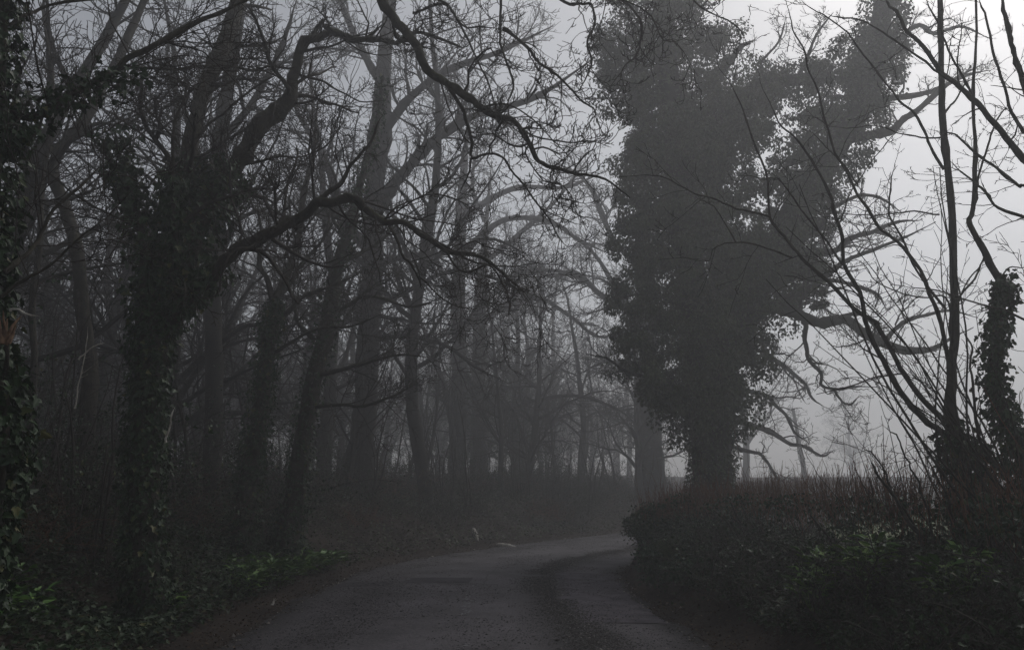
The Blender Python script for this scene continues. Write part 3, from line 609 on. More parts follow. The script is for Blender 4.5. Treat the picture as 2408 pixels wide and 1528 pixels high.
# tree rooted outside the right edge, its boughs crossing the corner
trunk = traced([(3000,1560,6.2,150),(2950,1200,6.2,120),(2880,900,6.2,100),(2780,600,6.3,84),(2640,200,6.4,70),(2560,-200,6.5,50)])
limbs = [
 traced(T2([(2850,840)] + seq(c3, [(1800,900),(1624,740),(1500,600),(1400,480),(1310,400),(1230,340),(1150,220),(1060,130),(1020,60),(980,0),(940,-90)]), (6.2,6.9), 44, 16), n=50),
 traced(T2(seq(c3, [(1800,700),(1690,520),(1624,400),(1590,280),(1560,180),(1530,60),(1510,-60)]), (6.3,6.2), 40, 22)),
 traced(T2([(2860,860)] + seq(c3, [(1750,1060),(1624,1010),(1500,960),(1420,880),(1340,800),(1290,760)]), (6.2,7.), 26, 9)),
 traced(T2([(2800,700)] + seq(c3, [(1700,900),(1590,860),(1480,780),(1380,690),(1290,620),(1180,600)]), (6.2,7.2), 24, 8)),
 traced(T2(seq(c3, [(1400,480),(1340,380),(1290,280),(1240,160),(1200,60),(1160,-40)]), (6.6,6.8), 16, 9)),
 traced(T2(seq(c3, [(1624,620),(1560,500),(1500,300),(1460,120),(1400,-20)]), (6.2,6.5), 22, 12)),
 traced(T2([(2900,1000)] + seq(c3, [(1624,1480),(1500,1430),(1370,1400),(1200,1350),(1020,1330)]), (6.2,7.2), 15, 6)),
 traced(T2(seq(c3, [(1230,340),(1120,260),(1010,180),(900,110),(780,80),(700,60)]), (6.8,7.2), 14, 8)),
]
tree_thing('bare_tree', 'boughs crossing the top right corner from a trunk out past the right edge', 'tree', trunk, limbs, lvR, .0035, None)

# long thin shoots fanning out of the hedge by the right edge
for (u0, v0, d, n, lab) in ((2330, 1250, 7.6, 13, 'fan of long thin bare shoots rising beside the slender tree at right'), (2470, 1300, 6.6, 12, 'thin crossing shoots rising at the right edge of the frame'), (2130, 1260, 8.4, 9, 'low twiggy shrub of bare shoots in the hedge left of the slender tree')):
    b0 = at(u0, v0, d); b0[2] = gz(b0[0], b0[1]); t = thing('bare_shrub', lab, 'shrub', b0)
    S = b0 + rng.normal(0, .16, (n, 3)) * np.array([1, 1, 0]); D = np.stack([rng.normal(-.2, .3, n), rng.normal(0, .3, n), np.ones(n)], -1)
    Lg = rng.uniform(1.8, 4.4, n) * (.5 if n == 9 else 1); P, Rr = grow(S, D, Lg, .004 + .0035 * Lg * rng.uniform(.5, 1, n), 14, .085, .015, .25); 
    for k_ in range(n): g = Geo(); g.tubes(P[k_], Rr[k_], 6, .03); part('stem', g, M['bark'], t)
    g = Geo(); twiggery(g, P, Rr, [dict(dens=2.6, labs=(.25, 1.1), ang=(30, 60), K=7, wig=.14, trop=.03, rf=.5, t0=.3), dict(dens=7, lf=(.25, .5), K=4, wig=.2, trop=.06, rf=.6)], .0035); part('crown', g, M['twig'], t)

# broken stubs and cut boughs in the hedge
def cz(x, y): return ((2000 + x / 4.816) * .9632, (1000 + y / 4.816) * .9634)
def snag(pts, d, w0, w1, label, twig=True):
    L = traced(T2(seq(cz, pts), d, w0, w1)); base = L[0][0].copy(); base[2] = gz(base[0], base[1])
    L[0][0] = base
    t = thing('broken_bough', label, 'branch', base); g = Geo(); limbs_to(g, [L], 9, .06); part('stem', g, M['bark'], t)
    tip = L[0][-1]; dd = unit(L[0][-1] - L[0][-2]); n = 7; g = Geo()
    P, Rr = grow(np.repeat(tip[None], n, 0) + rng.normal(0, .35, (n, 3)) * L[1][-1], dd + rng.normal(0, .25, (n, 3)), rng.uniform(.02, .07, n), np.full(n, L[1][-1] * .5), 2, .1, 0, .1)
    g.tubes(P, Rr, 4); part('torn_end', g, M['torn'], t)
    if twig: part('twigs', crown_of([L], lvR, .003), M['twig'], t)
snag([(1250,1500),(1010,1200),(880,1020),(740,850),(660,700),(590,590)], 7.2, 22, 12, 'thick snapped bough with a torn end leaning left out of the hedge', False)
snag([(1200,1500),(980,1150),(850,900),(790,740),(720,620),(640,530),(580,480),(530,445)], 7.4, 14, 7, 'thinner bent bough rising just behind the snapped one', True)
snag([(1350,1500),(1220,1050),(1170,900),(1080,700),(1000,570),(930,400),(880,280),(820,240),(750,190)], 7.0, 14, 6, 'tall forked bough standing left of the slender bare tree in the hedge', True)
snag([(1700,1500),(1560,1180),(1430,900),(1260,600)], 6.8, 12, 6, 'straight bough leaning against the foot of the slender bare tree', True)

# torn stump at the left edge
b0 = at(12, 1300, 5.3); b0[2] = gz(b0[0], b0[1])
t = thing('snapped_tree', 'snapped stem showing orange torn wood at the far left edge', 'stump', b0)
L = traced([(10,1200,5.0,26),(8,1000,5.0,26),(10,900,5.0,24),(14,830,4.85,24),(16,780,4.8,26)]); L[0][0] = b0; g = Geo(); limbs_to(g, [L], 9, .08); part('stem', g, M['bark'], t)
g = Geo(); c = L[0][-1]; n = 8
P, Rr = grow(np.repeat(c[None], n, 0) + rng.normal(0, .012, (n, 3)) - np.array([0, 0, .05]), np.array([0, 0, 1.]) + rng.normal(0, .12, (n, 3)), rng.uniform(.1, .22, n), np.full(n, .016), 4, .12, 0, .2)
g.tubes(P, Rr, 5, .2); part('torn_wood', g, M['torn'], t)

# ------------------------------------------------------------ woodland trees (prototypes and copies)
def proto_tree(kind):
    H = {'tall': 17., 'spread': 14., 'young': 10., 'droop': 13.}[kind]; r0 = {'tall': .23, 'spread': .25, 'young': .10, 'droop': .25}[kind]
    g = Geo(); S = np.zeros((1, 3)); S[0, 2] = -.4
    P, Rr = grow(S, np.array([[rng.normal(0, .08), rng.normal(0, .08), 1.]]), np.array([H]), np.array([r0]), 16, .07, .06, .12)
    g.tubes(P, Rr, 10, .05)
    c = Geo()
    t0 = {'tall': .16, 'spread': .12, 'young': .15, 'droop': .25}[kind]
    S, D, L, r = kids(P, Rr, {'tall': 2.2, 'spread': 2.6, 'young': 3.6, 'droop': 2.2}[kind], t0, 1., (35, 70), rf=.5, labs={'tall': (3.5, 6.5), 'spread': (4, 8), 'young': (1.8, 3.6), 'droop': (4, 7)}[kind], flat=.3)
    tr = {'tall': .07, 'spread': .02, 'young': .07, 'droop': -.03}[kind]; wg = {'tall': .14, 'spread': .16, 'young': .1, 'droop': .2}[kind]
    P1, R1 = grow(S, D, L, np.minimum(r, .13), 10, wg, tr, .15); (g if kind != 'young' else c).tubes(P1, R1, 6, .04)
    S, D, L, r = kids(P1, R1, 2.1, .12, 1., (30, 65), (.3, .6), .5, flat=.3); P2, R2 = grow(S, D, L, np.maximum(r, .012), 7, wg * 1.2, tr * .6, .3); c.tubes(P2, R2, 4)
    S, D, L, r = kids(P2, R2, 3.6, .1, 1., (30, 65), (.3, .6), .6); P3, R3 = grow(S, D, L, np.maximum(r, .008), 5, wg * 1.4, tr, .4); c.tubes(P3, np.maximum(R3, .008), 3)
    S, D, L, r = kids(P3, R3, 4.8, .1, 1., (30, 60), (.35, .7), .7); P4, R4 = grow(S, D, L, np.maximum(r, .007), 3, wg * 1.5, tr, .6); c.tubes(P4, np.maximum(R4, .007), 3)
    return g, c
protos = {}
def plant(kind, var, x, y, rz, sc, label, group, name='woodland_tree'):
    key = (kind, var); z = gz(x, y)
    if key not in protos:
        t = thing(name, label, 'tree', (0, 0, 0), group); g, c = proto_tree(kind)
        part('trunk', g, M['farbark'], t); part('crown', c, M['farbark'], t); protos[key] = t
        t.location = (x, y, z); t.rotation_euler = (0, 0, rz); t.scale = (sc,) * 3; return t
    return copy_thing(protos[key], (x, y, z), rz, sc, label, group)
# scattered wood left of and beyond the bend
spots = []; rng = np.random.default_rng(21)
def ok(x, y, dmin):
    return all((x - a)**2 + (y - b_)**2 > dmin**2 for a, b_ in spots)
def scatter(n, box, dmin, cond, tries=4000):
    out = []
    for q in rng.random((tries, 2)):
        x = box[0] + (box[1] - box[0]) * q[0]; y = box[2] + (box[3] - box[2]) * q[1]
        if len(out) >= n: break
        if not cond(x, y) or not ok(x, y, dmin): continue
        s = road_st([(x, y)])[0][0]
        if s > -5.6: continue
        spots.append((x, y)); out.append((x, y))
    return out
near = scatter(26, (-34, 6, 13, 36), 2.5, lambda x, y: x > -.74 * y - 3 and (x / y < -.3 or y > 24))
beyond = scatter(50, (-32, 14, 34, 56), 3.6, lambda x, y: -.72 * y < x < .17 * y)
deep = scatter(100, (-60, 14, 56, 105), 3.4, lambda x, y: -.70 * y < x < .15 * y)
side = scatter(9, (-16, -6, -14, 10), 4.0, lambda x, y: x < -.75 * y - 2)  # extra trees out of view, added to shade the near mist on the left
KN = {'tall': 'tall', 'spread': 'wide spreading', 'droop': 'droopy crowned', 'young': 'slender young'}
for zone, lst in (('in the wood on the left bank', near), ('in the mist just beyond the bend', beyond), ('deep in the mist behind all others', deep), ('added out of view left of the frame for shade', side)):
    for k, (x, y) in enumerate(lst):
        kd = ('tall', 'spread', 'droop', 'young', 'young', 'spread')[k % 6]
        plant(kd, (k // 6) % 3, x, y, rng.uniform(0, 6.28), rng.uniform(.8, 1.15), KN[kd] + ' bare tree ' + zone, KN[kd] + ' trees ' + zone)
rng = np.random.default_rng(5)
# field trees on the right
WS = .8
DR = [dict(dens=3., labs=(.8, 2.4), ang=(30, 70), K=9, wig=.26, trop=-.05, rf=.5, sides=4), dict(dens=5., lf=(.35, .7), K=7, wig=.26, trop=.04, rf=.6), dict(dens=6., lf=(.35, .7), K=5, wig=.24, trop=.14, rf=.7, up=.4)]
far_tree([(1690,1290,30,70),(1690,1150,30,62),(1690,950,30,56),(1690,750,30,50),(1680,500,30,40),(1670,300,30,26)],
  [T2([(1690,980)] + seq(c6, [(340,480),(450,510),(530,565),(600,580),(680,620),(740,600)]), (30,28), 20, 6), T2([(1690,800)] + seq(c6, [(390,80),(420,150),(480,190),(560,250),(610,300),(640,360),(700,400)]), (30,28), 22, 6),
   T2([(1690,900)] + seq(c6, [(400,330),(460,380),(520,440),(560,520),(620,560)]), (30,28), 16, 6), T2([(1690,1040)] + seq(c6, [(330,600),(400,620),(450,690),(490,740),(540,700)]), (30,29), 14, 5),
   T2([(1690,700)] + seq(c3, [(560,1420),(640,1400),(700,1440),(780,1500)]), (30,29), 16, 6), T2([(1690,650)] + seq(c3, [(700,1180),(800,1130),(900,1080),(1000,1100),(1100,1150)]), (30,28), 16, 6)],
  'field_tree', 'misty tree with drooping tangled limbs right behind the ivy tree foot', lv=DR, thin=.009)
plant('spread', 0, 46., 110, 2.0, .95, 'palest tree standing alone in the misty field right of the bare pole trunk', None, 'field_tree')
plant('tall', 1, 17.2, 60, 0.5, 1.2, 'tall pale tree top showing above the ivy tree fork', None)
plant('young', 1, 52, 95, 0.5, 1.2, 'ghostly small tree far out in the field at the right', None)
g = Geo(); p = at(1897, 1200, 62); p[2] = gz(p[0], p[1]); t = thing('dead_tree', 'thin pale bare pole of a dead tree in the field', 'tree', p)
L = catmull([p, p + [.0, 0, 1.5], p + [-.2, 0, 3.2], p + [-.5, 0, 6.]], 12); g.tubes(L, np.linspace(.24, .12, 12), 8, .05); part('trunk', g, M['farbark'], t)
part('crown', crown_of([(L[6:], np.linspace(.12, .06, 6))], FINE, .008), M['farbark'], t)

# understory saplings on the left bank and beyond
def proto_sapling(H, n, lean):
    g = Geo(); S = rng.normal(0, .12, (n, 3)); S[:, 2] = -.15; D = np.stack([rng.normal(0, lean, n), rng.normal(0, lean, n), np.ones(n)], -1)
    P, Rr = grow(S, D, rng.uniform(.6, 1, n) * H, rng.uniform(.5, 1, n) * .008 * H + .006, 10, .09, .05, .2); g.tubes(P, Rr, 6)
    c = Geo(); twiggery(c, P, Rr, [dict(dens=3., labs=(.4 * H / 3, 1.3 * H / 3), K=7, wig=.15, trop=.05, rf=.45, ang=(30, 70)), dict(dens=5, lf=(.3, .6), K=5, wig=.2, trop=.05, rf=.6), dict(dens=5, lf=(.3, .6), K=3, wig=.2, rf=.7)], .0035)
    return g, c
sap = []
for H, n, ln in ((4.5, 1, .12), (5.5, 2, .15), (3.2, 4, .22), (2.4, 6, .35)):
    t = thing('sapling', '', 'sapling'); g, c = proto_sapling(H, n, ln); part('stem', g, M['twig'], t); part('crown', c, M['twig'], t); sap.append(t)
used = set(); cnt = 0
for k in range(900):
    tt = T0 + rng.uniform(4, 62); s = -rng.uniform(4.2, 15) ; x, y = road_pt(s, tt)
    if y < 5 or x < -.72 * y - 1 or x / max(y, 1) > .16: continue
    if y < 8.5 and s > -5: continue
    if cnt >= 120: break
    cnt += 1; i = k % 4; r = rng.uniform(0, 6.28); sc = rng.uniform(.7, 1.25)
    lab = 'bare sapling growing on the bank left of the lane' if y < 26 else 'thin misty sapling on the bank round the bend'
    gp = 'saplings on the left bank' if y < 26 else 'misty saplings on the bank round the bend'
    if i not in used:
        used.add(i); o = sap[i]; o.location = (x, y, gz(x, y)); o.rotation_euler = (0, 0, r); o['label'] = lab; o['group'] = gp
    else: copy_thing(sap[i], (x, y, gz(x, y)), r, sc, lab, gp)

# bramble and bracken thickets on the left bank
def proto_bramble(H, W, n, leafy, red):
    t = thing('bramble_bush', '', 'bush'); S = np.stack([rng.normal(0, W * .35, n), rng.normal(0, W * .35, n), np.full(n, -.1)], -1)
    D = np.stack([rng.normal(0, .45, n), rng.normal(0, .45, n), np.ones(n)], -1)
    g = Geo(); P, Rr = grow(S, D, rng.uniform(.7, 1.5, n) * H, rng.uniform(.004, .008, n), 11, .12, -.09, .3); g.tubes(P, Rr, 4)
    P2, R2 = twiggery(g, P, Rr, [dict(dens=4., labs=(.2, .7), K=6, wig=.25, trop=-.03, rf=.6, ang=(35, 75)), dict(dens=6., lf=(.4, .8), K=4, wig=.3, trop=-.02, rf=.6)], .0025)
    part('canes', g, M['redtwig'] if red else M['twig'], t)
    m = int(leafy); g = Geo(); q = P2[rng.integers(0, len(P2), m), rng.integers(0, P2.shape[1], m)] + rng.normal(0, .04, (m, 3))
    tip = rng.normal(0, 1, (m, 3)); tip[:, 2] -= .5; nr = rng.normal(0, .5, (m, 3)); nr[:, 2] += .8
    g.leaves(q, tip, nr, rng.uniform(.025, .065, m), 'simple'); part('leaves', g, M['dead'] if red else M['ivy'], t, smooth=False)
    return t
bram = [proto_bramble(1.5, 1.6, 55, 1500, False), proto_bramble(1.2, 1.4, 60, 700, True), proto_bramble(2.0, 1.8, 50, 2600, False), proto_bramble(.9, 1.3, 70, 900, True)]
bl = [('dark leafy bramble thicket on the left bank', 'bramble thickets on the left bank'), ('rust brown dead bracken clump on the left bank', 'bracken clumps on the left bank'),
      ('tall dark ivy and bramble tangle on the left bank', 'tall tangles on the left bank'), ('low reddish twiggy clump on the left bank', 'low clumps on the left bank')]
used = set(); cnt = 0; bs = []
for k in range(3000):
    tt = T0 + rng.uniform(2.5, 58)**1.0; s = -rng.uniform(4.1, 11); x, y = road_pt(s, tt)
    if y < 3.2 or x < -.74 * y - 1.5 or x / max(y, 1) > .17: continue
    if any((x - a)**2 + (y - b_)**2 < (1.0 if y < 16 else 1.6)**2 for a, b_ in bs): continue
    bs.append((x, y)); i = (k * 7 + k // 3) % 4
    if y < 9.5 and i == 1: i = 2
    r = rng.uniform(0, 6.28); sc = rng.uniform(.7, 1.15) * (1.25 if s < -6 else .8)
    lab, gp = bl[i]
    if y > 24: lab, gp = 'misty thicket on the bank round the bend', 'misty thickets round the bend'
    if i not in used:
        used.add(i); o = bram[i]; o.location = (x, y, gz(x, y)); o.rotation_euler = (0, 0, r); o['label'] = lab; o['group'] = gp
    else: copy_thing(bram[i], (x, y, gz(x, y)), r, sc, lab, gp)
    if len(bs) >= 210: break

# ------------------------------------------------------------ the hedge
def hedge(name, label, t0, t1, s0, top, dens, leafd, width=.55):
    L = t1 - t0; mid = road_pt(s0, (t0 + t1) / 2); bz = gz(*mid); t = thing(name, label, 'hedge', (mid[0], mid[1], bz))
    SC = lambda tt: s0 - 1.1 * sm(tt, T0 + 11, T0 + 16.5)
    def P0(n): 
        tt = rng.uniform(t0, t1, n); s = SC(tt) + rng.uniform(-width, width, n); xy = road_pt(s, tt); return xy, s, tt
    xy, s, tt = P0(int(7 * L)); z = ground(xy[:, 0], xy[:, 1]); n = len(xy)
    g = Geo(); D = rng.normal(0, .35, (n, 3)); D[:, 2] = 1; hh = top(tt) - z
    P, Rr = grow(np.concatenate([xy, z[:, None] - .1], 1), D, hh * rng.uniform(.8, 1.0, n), rng.uniform(.010, .028, n), 9, .16, .03, .4); g.tubes(P, Rr, 6, .05)
    part('stems', g, M['bark'], t)
    g = Geo(); S, D, LL, r = kids(P, Rr, dens, .1, 1., (30, 80), rf=.45, labs=(.25, .7)); P2, R2 = grow(S, D, LL, np.minimum(r, .008), 6, .28, .05, .4)
    lim = top(road_st(P2[:, 0, :2])[1])[:, None]; P2[:, :, 2] = np.minimum(P2[:, :, 2], lim - .02 + .12 * rng.random(P2.shape[:1])[:, None] * np.ones(P2.shape[1]))
    g.tubes(P2, R2, 3); twiggery(g, P2, R2, [dict(dens=6, lf=(.4, .8), K=4, wig=.3, trop=.05, rf=.7)], .0025); part('twigs', g, M['twig'], t)
    # trimmed upright shoots along the top
    xy, s, tt = P0(int(230 * L)); n = len(xy); g = Geo(); z = top(tt) - rng.uniform(.05, .4, n) - .15 * np.abs((s - SC(tt)) / width)**2
    D = rng.normal(0, .22, (n, 3)); D[:, 2] = 1; P3, R3 = grow(np.concatenate([xy, z[:, None]], 1), D, rng.uniform(.12, .36, n) * (.5 + 1.3 * vnoise(tt, s * 0, 1.9, 41)) * (1 + 1.3 * (rng.random(n) > .975)), rng.uniform(.0025, .005, n), 4, .1, .05, .55); g.tubes(P3, R3, 3)
    part('shoots', g, M['redtwig'], t)
    if leafd:
        g = Geo(); n = int(leafd * L); xy, s, tt = P0(n); z0 = ground(xy[:, 0], xy[:, 1]); f = rng.random(n)**1.2
        keep = vnoise(tt * 1., f * 2.2 * 1., 1.3, 12) + .35 * vnoise(tt, f * 3, 4, 13) > .52 + .22 * (tt < T0 + 12) * (f > .15) * (f < .7); xy, s, tt, z0, f = [q[keep] for q in (xy, s, tt, z0, f)]; n = len(f)
        side = np.where(rng.random(n) < .75, -1, 1); sN = SC(tt) + side * width * rng.uniform(.3, 1.25, n) * (1 - .3 * f) + (vnoise(tt, f * 2.5, 1.3, 51) - .5) * .6; xy = road_pt(sN, tt)
        z = z0 + f * (top(tt) - z0 - .08); nr = rng.normal(0, .6, (n, 3)); nr[:, 2] += .5; nr[:, 0] -= .4; tip = rng.normal(0, .7, (n, 3)); tip[:, 2] -= .6
        g.leaves(np.concatenate([xy, z[:, None]], 1), tip, nr, rng.uniform(.028, .07, n), 'simple'); part('leaves', g, M['ivy'], t, smooth=False)
    return t
top1 = lambda tt: 1.60 - .38 * sm(tt, T0 + 12.5, T0 + 17) + .10 * (vnoise(tt, tt * 0, .8, 21) - .5) + .12 * (vnoise(tt, tt * 0, 3., 22) - .5)
hedge('hedge', 'clipped twiggy roadside hedge with ivy below, running from the right edge to the ivy tree', T0 + 3.5, T0 + 21.5, 4.45, top1, 5, 1500)
top2 = lambda tt: 1.35 + .5 * sm(tt, T0 + 24, T0 + 30) + .25 * (vnoise(tt, tt * 0, .6, 25) - .5)
hedge('hedge', 'rust tinted hedge end left of the ivy tree foot, turning away round the bend', T0 + 21.6, T0 + 40, 4.3, top2, 6, 500, .8)
# bushy ivy round the foot of the slender tree
def ivy_bush(pts, name, label, cat, per=240, size=.07, kind='ivy', mt='ivy'):
    C = np.array([at(u, v, d) for u, v, d, r in pts]); r = np.array([q[3] * .8 * KPX / FPX * q[2] for q in pts]); base = C[0].copy(); base[2] = gz(base[0], base[1]); t = thing(name, label, cat, base)
    g = Geo(); clumps(g, C, r, per, size, kind, .5, .1, .9); part('leaves', g, M[mt], t, smooth=False)
    n = 6 * len(C); i = rng.integers(0, len(C), n); S = np.repeat(base[None], n, 0) + np.stack([rng.normal(0, .25, n), rng.normal(0, .25, n), 0 * r[i]], -1); D = C[i] - S; L = np.linalg.norm(D, axis=1)
    P, Rr = grow(S, D, L * 1.1, np.full(n, .009), 8, .1, 0, .4); g = Geo(); g.tubes(P, Rr, 4); part('stems', g, M['twig'], t)
# bramble canes trailing on the right bank
RB = proto_bramble(.8, 1.1, 34, 420, False); n_ = 0
for k in range(60):
    tt = T0 + rng.uniform(4.5, 12.5); s_ = .2 + rng.uniform(3.1, 3.9) - .6 * float(sm(tt, T0 + 11, T0 + 16)); x, y = road_pt(s_, tt)
    if n_ >= 26: break
    lab, gp = 'trailing brambles on the right bank below the hedge', 'brambles on the right bank'; n_ += 1
    if n_ == 1: RB.location = (x, y, gz(x, y)); RB['label'] = lab; RB['group'] = gp
    else: copy_thing(RB, (x, y, gz(x, y)), rng.uniform(0, 6.28), rng.uniform(.55, 1.0), lab, gp)
ivy_bush([(2290,1160,7.8,50),(2330,1120,7.8,60),(2370,1090,7.7,50),(2280,1230,7.8,70),(2350,1200,7.6,80),(2410,1150,7.5,60),(2420,1240,7.5,90),(2250,1190,7.7,40),(2330,1290,7.5,90),(2400,1330,7.4,90),(2310,1060,7.8,26),(2240,1280,7.5,60),(2180,1270,7.5,60),(2450,1060,7.4,40)],
         'ivy_bush', 'bushy ivy heaped round the foot of the slender bare tree by the right edge', 'bush', 110, .06)

# ------------------------------------------------------------ ground cover
def cover(name, s0, s1, t0, t1, n, size, mt, kind, h=.12, seed=0, thr=.0, lim=None):
    a = rng.uniform(s0, s1, n); tt = T0 + rng.uniform(t0, t1, n); xy = road_pt(a, tt); x, y = xy[:, 0], xy[:, 1]
    k = (y > 2) & (np.abs(x) < .72 * y + 2) & (vnoise(x, y, 1.1, 31 + seed) + .3 * vnoise(x, y, 3.7, 32 + seed) > thr)
    x, y = x[k], y[k]; n = len(x); z = ground(x, y) + h * rng.random(n) * (.3 + 1.4 * vnoise(x, y, 2.3, 33 + seed))
    nr = rng.normal(0, .42, (n, 3)); nr[:, 2] += 1; tip = rng.normal(0, 1, (n, 3)); tip[:, 2] *= .3
    g = Geo(); g.leaves(np.stack([x, y, z], -1), tip, nr, size * rng.uniform(.5, 1.25, n), kind)
    return tag(part(name, g, mt, smooth=False), kind='stuff')
cover('ivy_ground_cover', -8.5, -3.0, 2, 16, 75000, .052, M['ivy'], 'ivy', .32, 1, .30)
cover('ivy_ground_cover', -8.5, -2.95, 16, 55, 60000, .075, M['ivytree'], 'simple', .25, 2, .25)
cover('ivy_ground_cover', 3.1, 5.0, 3, 14, 60000, .045, M['ivy'], 'ivy', .26, 3, .42)
cover('leafy_ground_cover', 2.85, 4.6, 12.5, 24, 30000, .06, M['darkgreen'], 'simple', .3, 4, .25)
cover('leaf_litter', -3.6, -2.3, 3, 40, 22000, .035, M['dead'], 'simple', .03, 5, .1)
cover('leaf_litter', 2.3, 3.5, 3, 30, 20000, .035, M['dead'], 'simple', .03, 6, .1)
cover('leaf_litter', -9, -3, 3, 30, 14000, .05, M['dead'], 'simple', .12, 7, .3)
# stones and grit along the road edges
g = Geo(); n = 2600; sd_ = rng.choice([-1, 1], n); a = sd_ * (2.38 + np.abs(rng.normal(0, .16, n))); tt = T0 + rng.uniform(5, 34, n); xy = road_pt(a, tt)
sz = rng.gamma(2., .0045, n) + .003; c = np.concatenate([xy, (np.maximum(ground(xy[:, 0], xy[:, 1]), .004 * (np.abs(a) < 2.5)) + sz * .3)[:, None]], -1)
o8 = np.array([(1,0,0),(0,1,0),(-1,0,0),(0,-1,0),(0,0,.8),(0,0,-.8)], float)
V = c[:, None] + sz[:, None, None] * o8[None] * rng.uniform(.6, 1.3, (n, 6, 1)); f8 = np.array([(0,1,4),(1,2,4),(2,3,4),(3,0,4),(1,0,5),(2,1,5),(3,2,5),(0,3,5)])
g.add(V, (np.arange(n)[:, None, None] * 6 + f8[None]).reshape(-1, 3)); M['stone'] = mat('grit_stone', (.16, .14, .12), .9, (.05, .04, .035), 3, island=[(0, (.03, .026, .024)), (.8, (.09, .08, .07)), (1, (.4, .37, .33))])
tag(part('roadside_grit', g, M['stone'], smooth=False), kind='stuff')

# loose chippings and crumbs of mud lying on the tarmac, thickest between the wheel tracks
g = Geo(); n = 90000; pick = rng.random(n); tt = T0 + 6.5 + 27 * rng.random(n)**1.5
wv = (vnoise(tt, tt * 0, .35, 61) - .5) * .5
a = np.where(pick < .42, 1.15 + wv + rng.normal(0, .2, n), np.where(pick < .55, -1.7 + wv + rng.normal(0, .35, n), rng.uniform(-2.45, 2.45, n)))
k = (np.abs(a) < 2.48) & (vnoise(a, tt, 1.3, 62) + .4 * vnoise(a, tt, 5., 63) > np.where(pick < .55, .35, .62)); a = a[k]; tt = tt[k]; n = len(a)
xy = road_pt(a, tt); sz = rng.gamma(2.2, .0014, n) + .0028; c = np.concatenate([xy, (.03 * (1 - (a / HALF)**2) + .004 + .006 + sz * .2)[:, None]], -1)
V = c[:, None] + sz[:, None, None] * o8[None] * rng.uniform(.6, 1.3, (n, 6, 1)) * np.array([1.3, 1.3, .6]); g.add(V, (np.arange(n)[:, None, None] * 6 + f8[None]).reshape(-1, 3))
M['chips'] = mat('road_chippings', (.05, .045, .04), .9, (.02, .018, .016), 3, island=[(0, (.012, .011, .01)), (.7, (.03, .028, .026)), (.9, (.12, .11, .10)), (1, (.34, .32, .30))])
tag(part('road_grit', g, M['chips'], smooth=False), kind='stuff')

# ------------------------------------------------------------ small plants
def plant_clump(p, n, size, mt, name, label, group=None, kind='long', up=.8, spread=.16):
    g = Geo(); a = rng.uniform(0, 6.28, n); r = rng.random(n)**.7 * spread
    pos = np.stack([p[0] + np.cos(a) * r, p[1] + np.sin(a) * r, p[2] + rng.uniform(-.04, .2, n)], -1)
    tip = np.stack([np.cos(a), np.sin(a), rng.uniform(.1, 1.1, n) * up], -1); nr = np.stack([-np.cos(a) * .5, -np.sin(a) * .5, np.ones(n)], -1) + rng.normal(0, .25, (n, 3))
    g.leaves(pos, tip, nr, size * rng.uniform(.5, 1.1, n), kind)
    t = thing(name, label, 'plant', p, group); part('leaves', g, mt, t, smooth=False)
    S = np.repeat(np.array([[p[0], p[1], p[2] - .2]]), 8, 0); P, Rr = grow(S, np.stack([rng.normal(0, .5, 8), rng.normal(0, .5, 8), np.ones(8)], -1), rng.uniform(.25, .4, 8), np.full(8, .003), 3, .1); g = Geo(); g.tubes(P, Rr, 3); part('stems', g, mt, t)
def on_ground(u, v):  #og
    """where the sight line meets the ground"""
    lo = None
    for d in np.arange(4, 40, .1):
        p = at(u, v, d)
        if p[2] < gz(p[0], p[1]): return np.array([p[0], p[1], gz(p[0], p[1])])
    return p
for k, (u, v) in enumerate([(548,1385),(570,1372),(592,1392),(612,1378),(636,1368),(655,1376),(672,1358),(690,1366),(705,1350),(728,1346),(745,1340),(772,1336),(788,1334),(560,1355),(602,1360),(640,1348),(700,1336),(580,1402)]):
    plant_clump(on_ground(u, v + 4) + np.array([0, 0, .12]), 60, .17, M['green'], 'verge_plant', 'bright green leafy plant in the row along the left verge', 'bright plants along the left verge')
for u, v, l in ((20,1440,'bright green leaves in the bottom left corner'), (60,1490,'broad green leaves right of the corner clump at the bottom left'), (-10,1500,'green leaf clump cut by the left edge at the bottom'), (390,1475,'small green plant alone on the dark verge at the bottom left'), (560,1180,'pale green tuft at the foot of the forked ivy stemmed tree'), (300,1330,'green weed among ivy left of the verge plants')):
    plant_clump(on_ground(u, v) + np.array([0, 0, .16]), 44, .13, M['green'], 'leafy_plant', l)
for u, v, l in ((1925,1470,'glossy green plant low on the right bank, leftmost of three'), (2050,1440,'largest glossy green plant on the right bank'), (2075,1410,'glossy green plant just above the largest one on the right bank'), (2240,1490,'green sprig near the bottom right among dark ivy'), (1945,1420,'small broad leaved plant on the right bank slope'), (2290,1450,'green leaves rising from the ivy under the hedge at the right')):
    plant_clump(on_ground(u, v) + np.array([-.1, -.15, .3]), 70, .13, M['green'], 'leafy_plant', l, None, 'long', .9, .14)
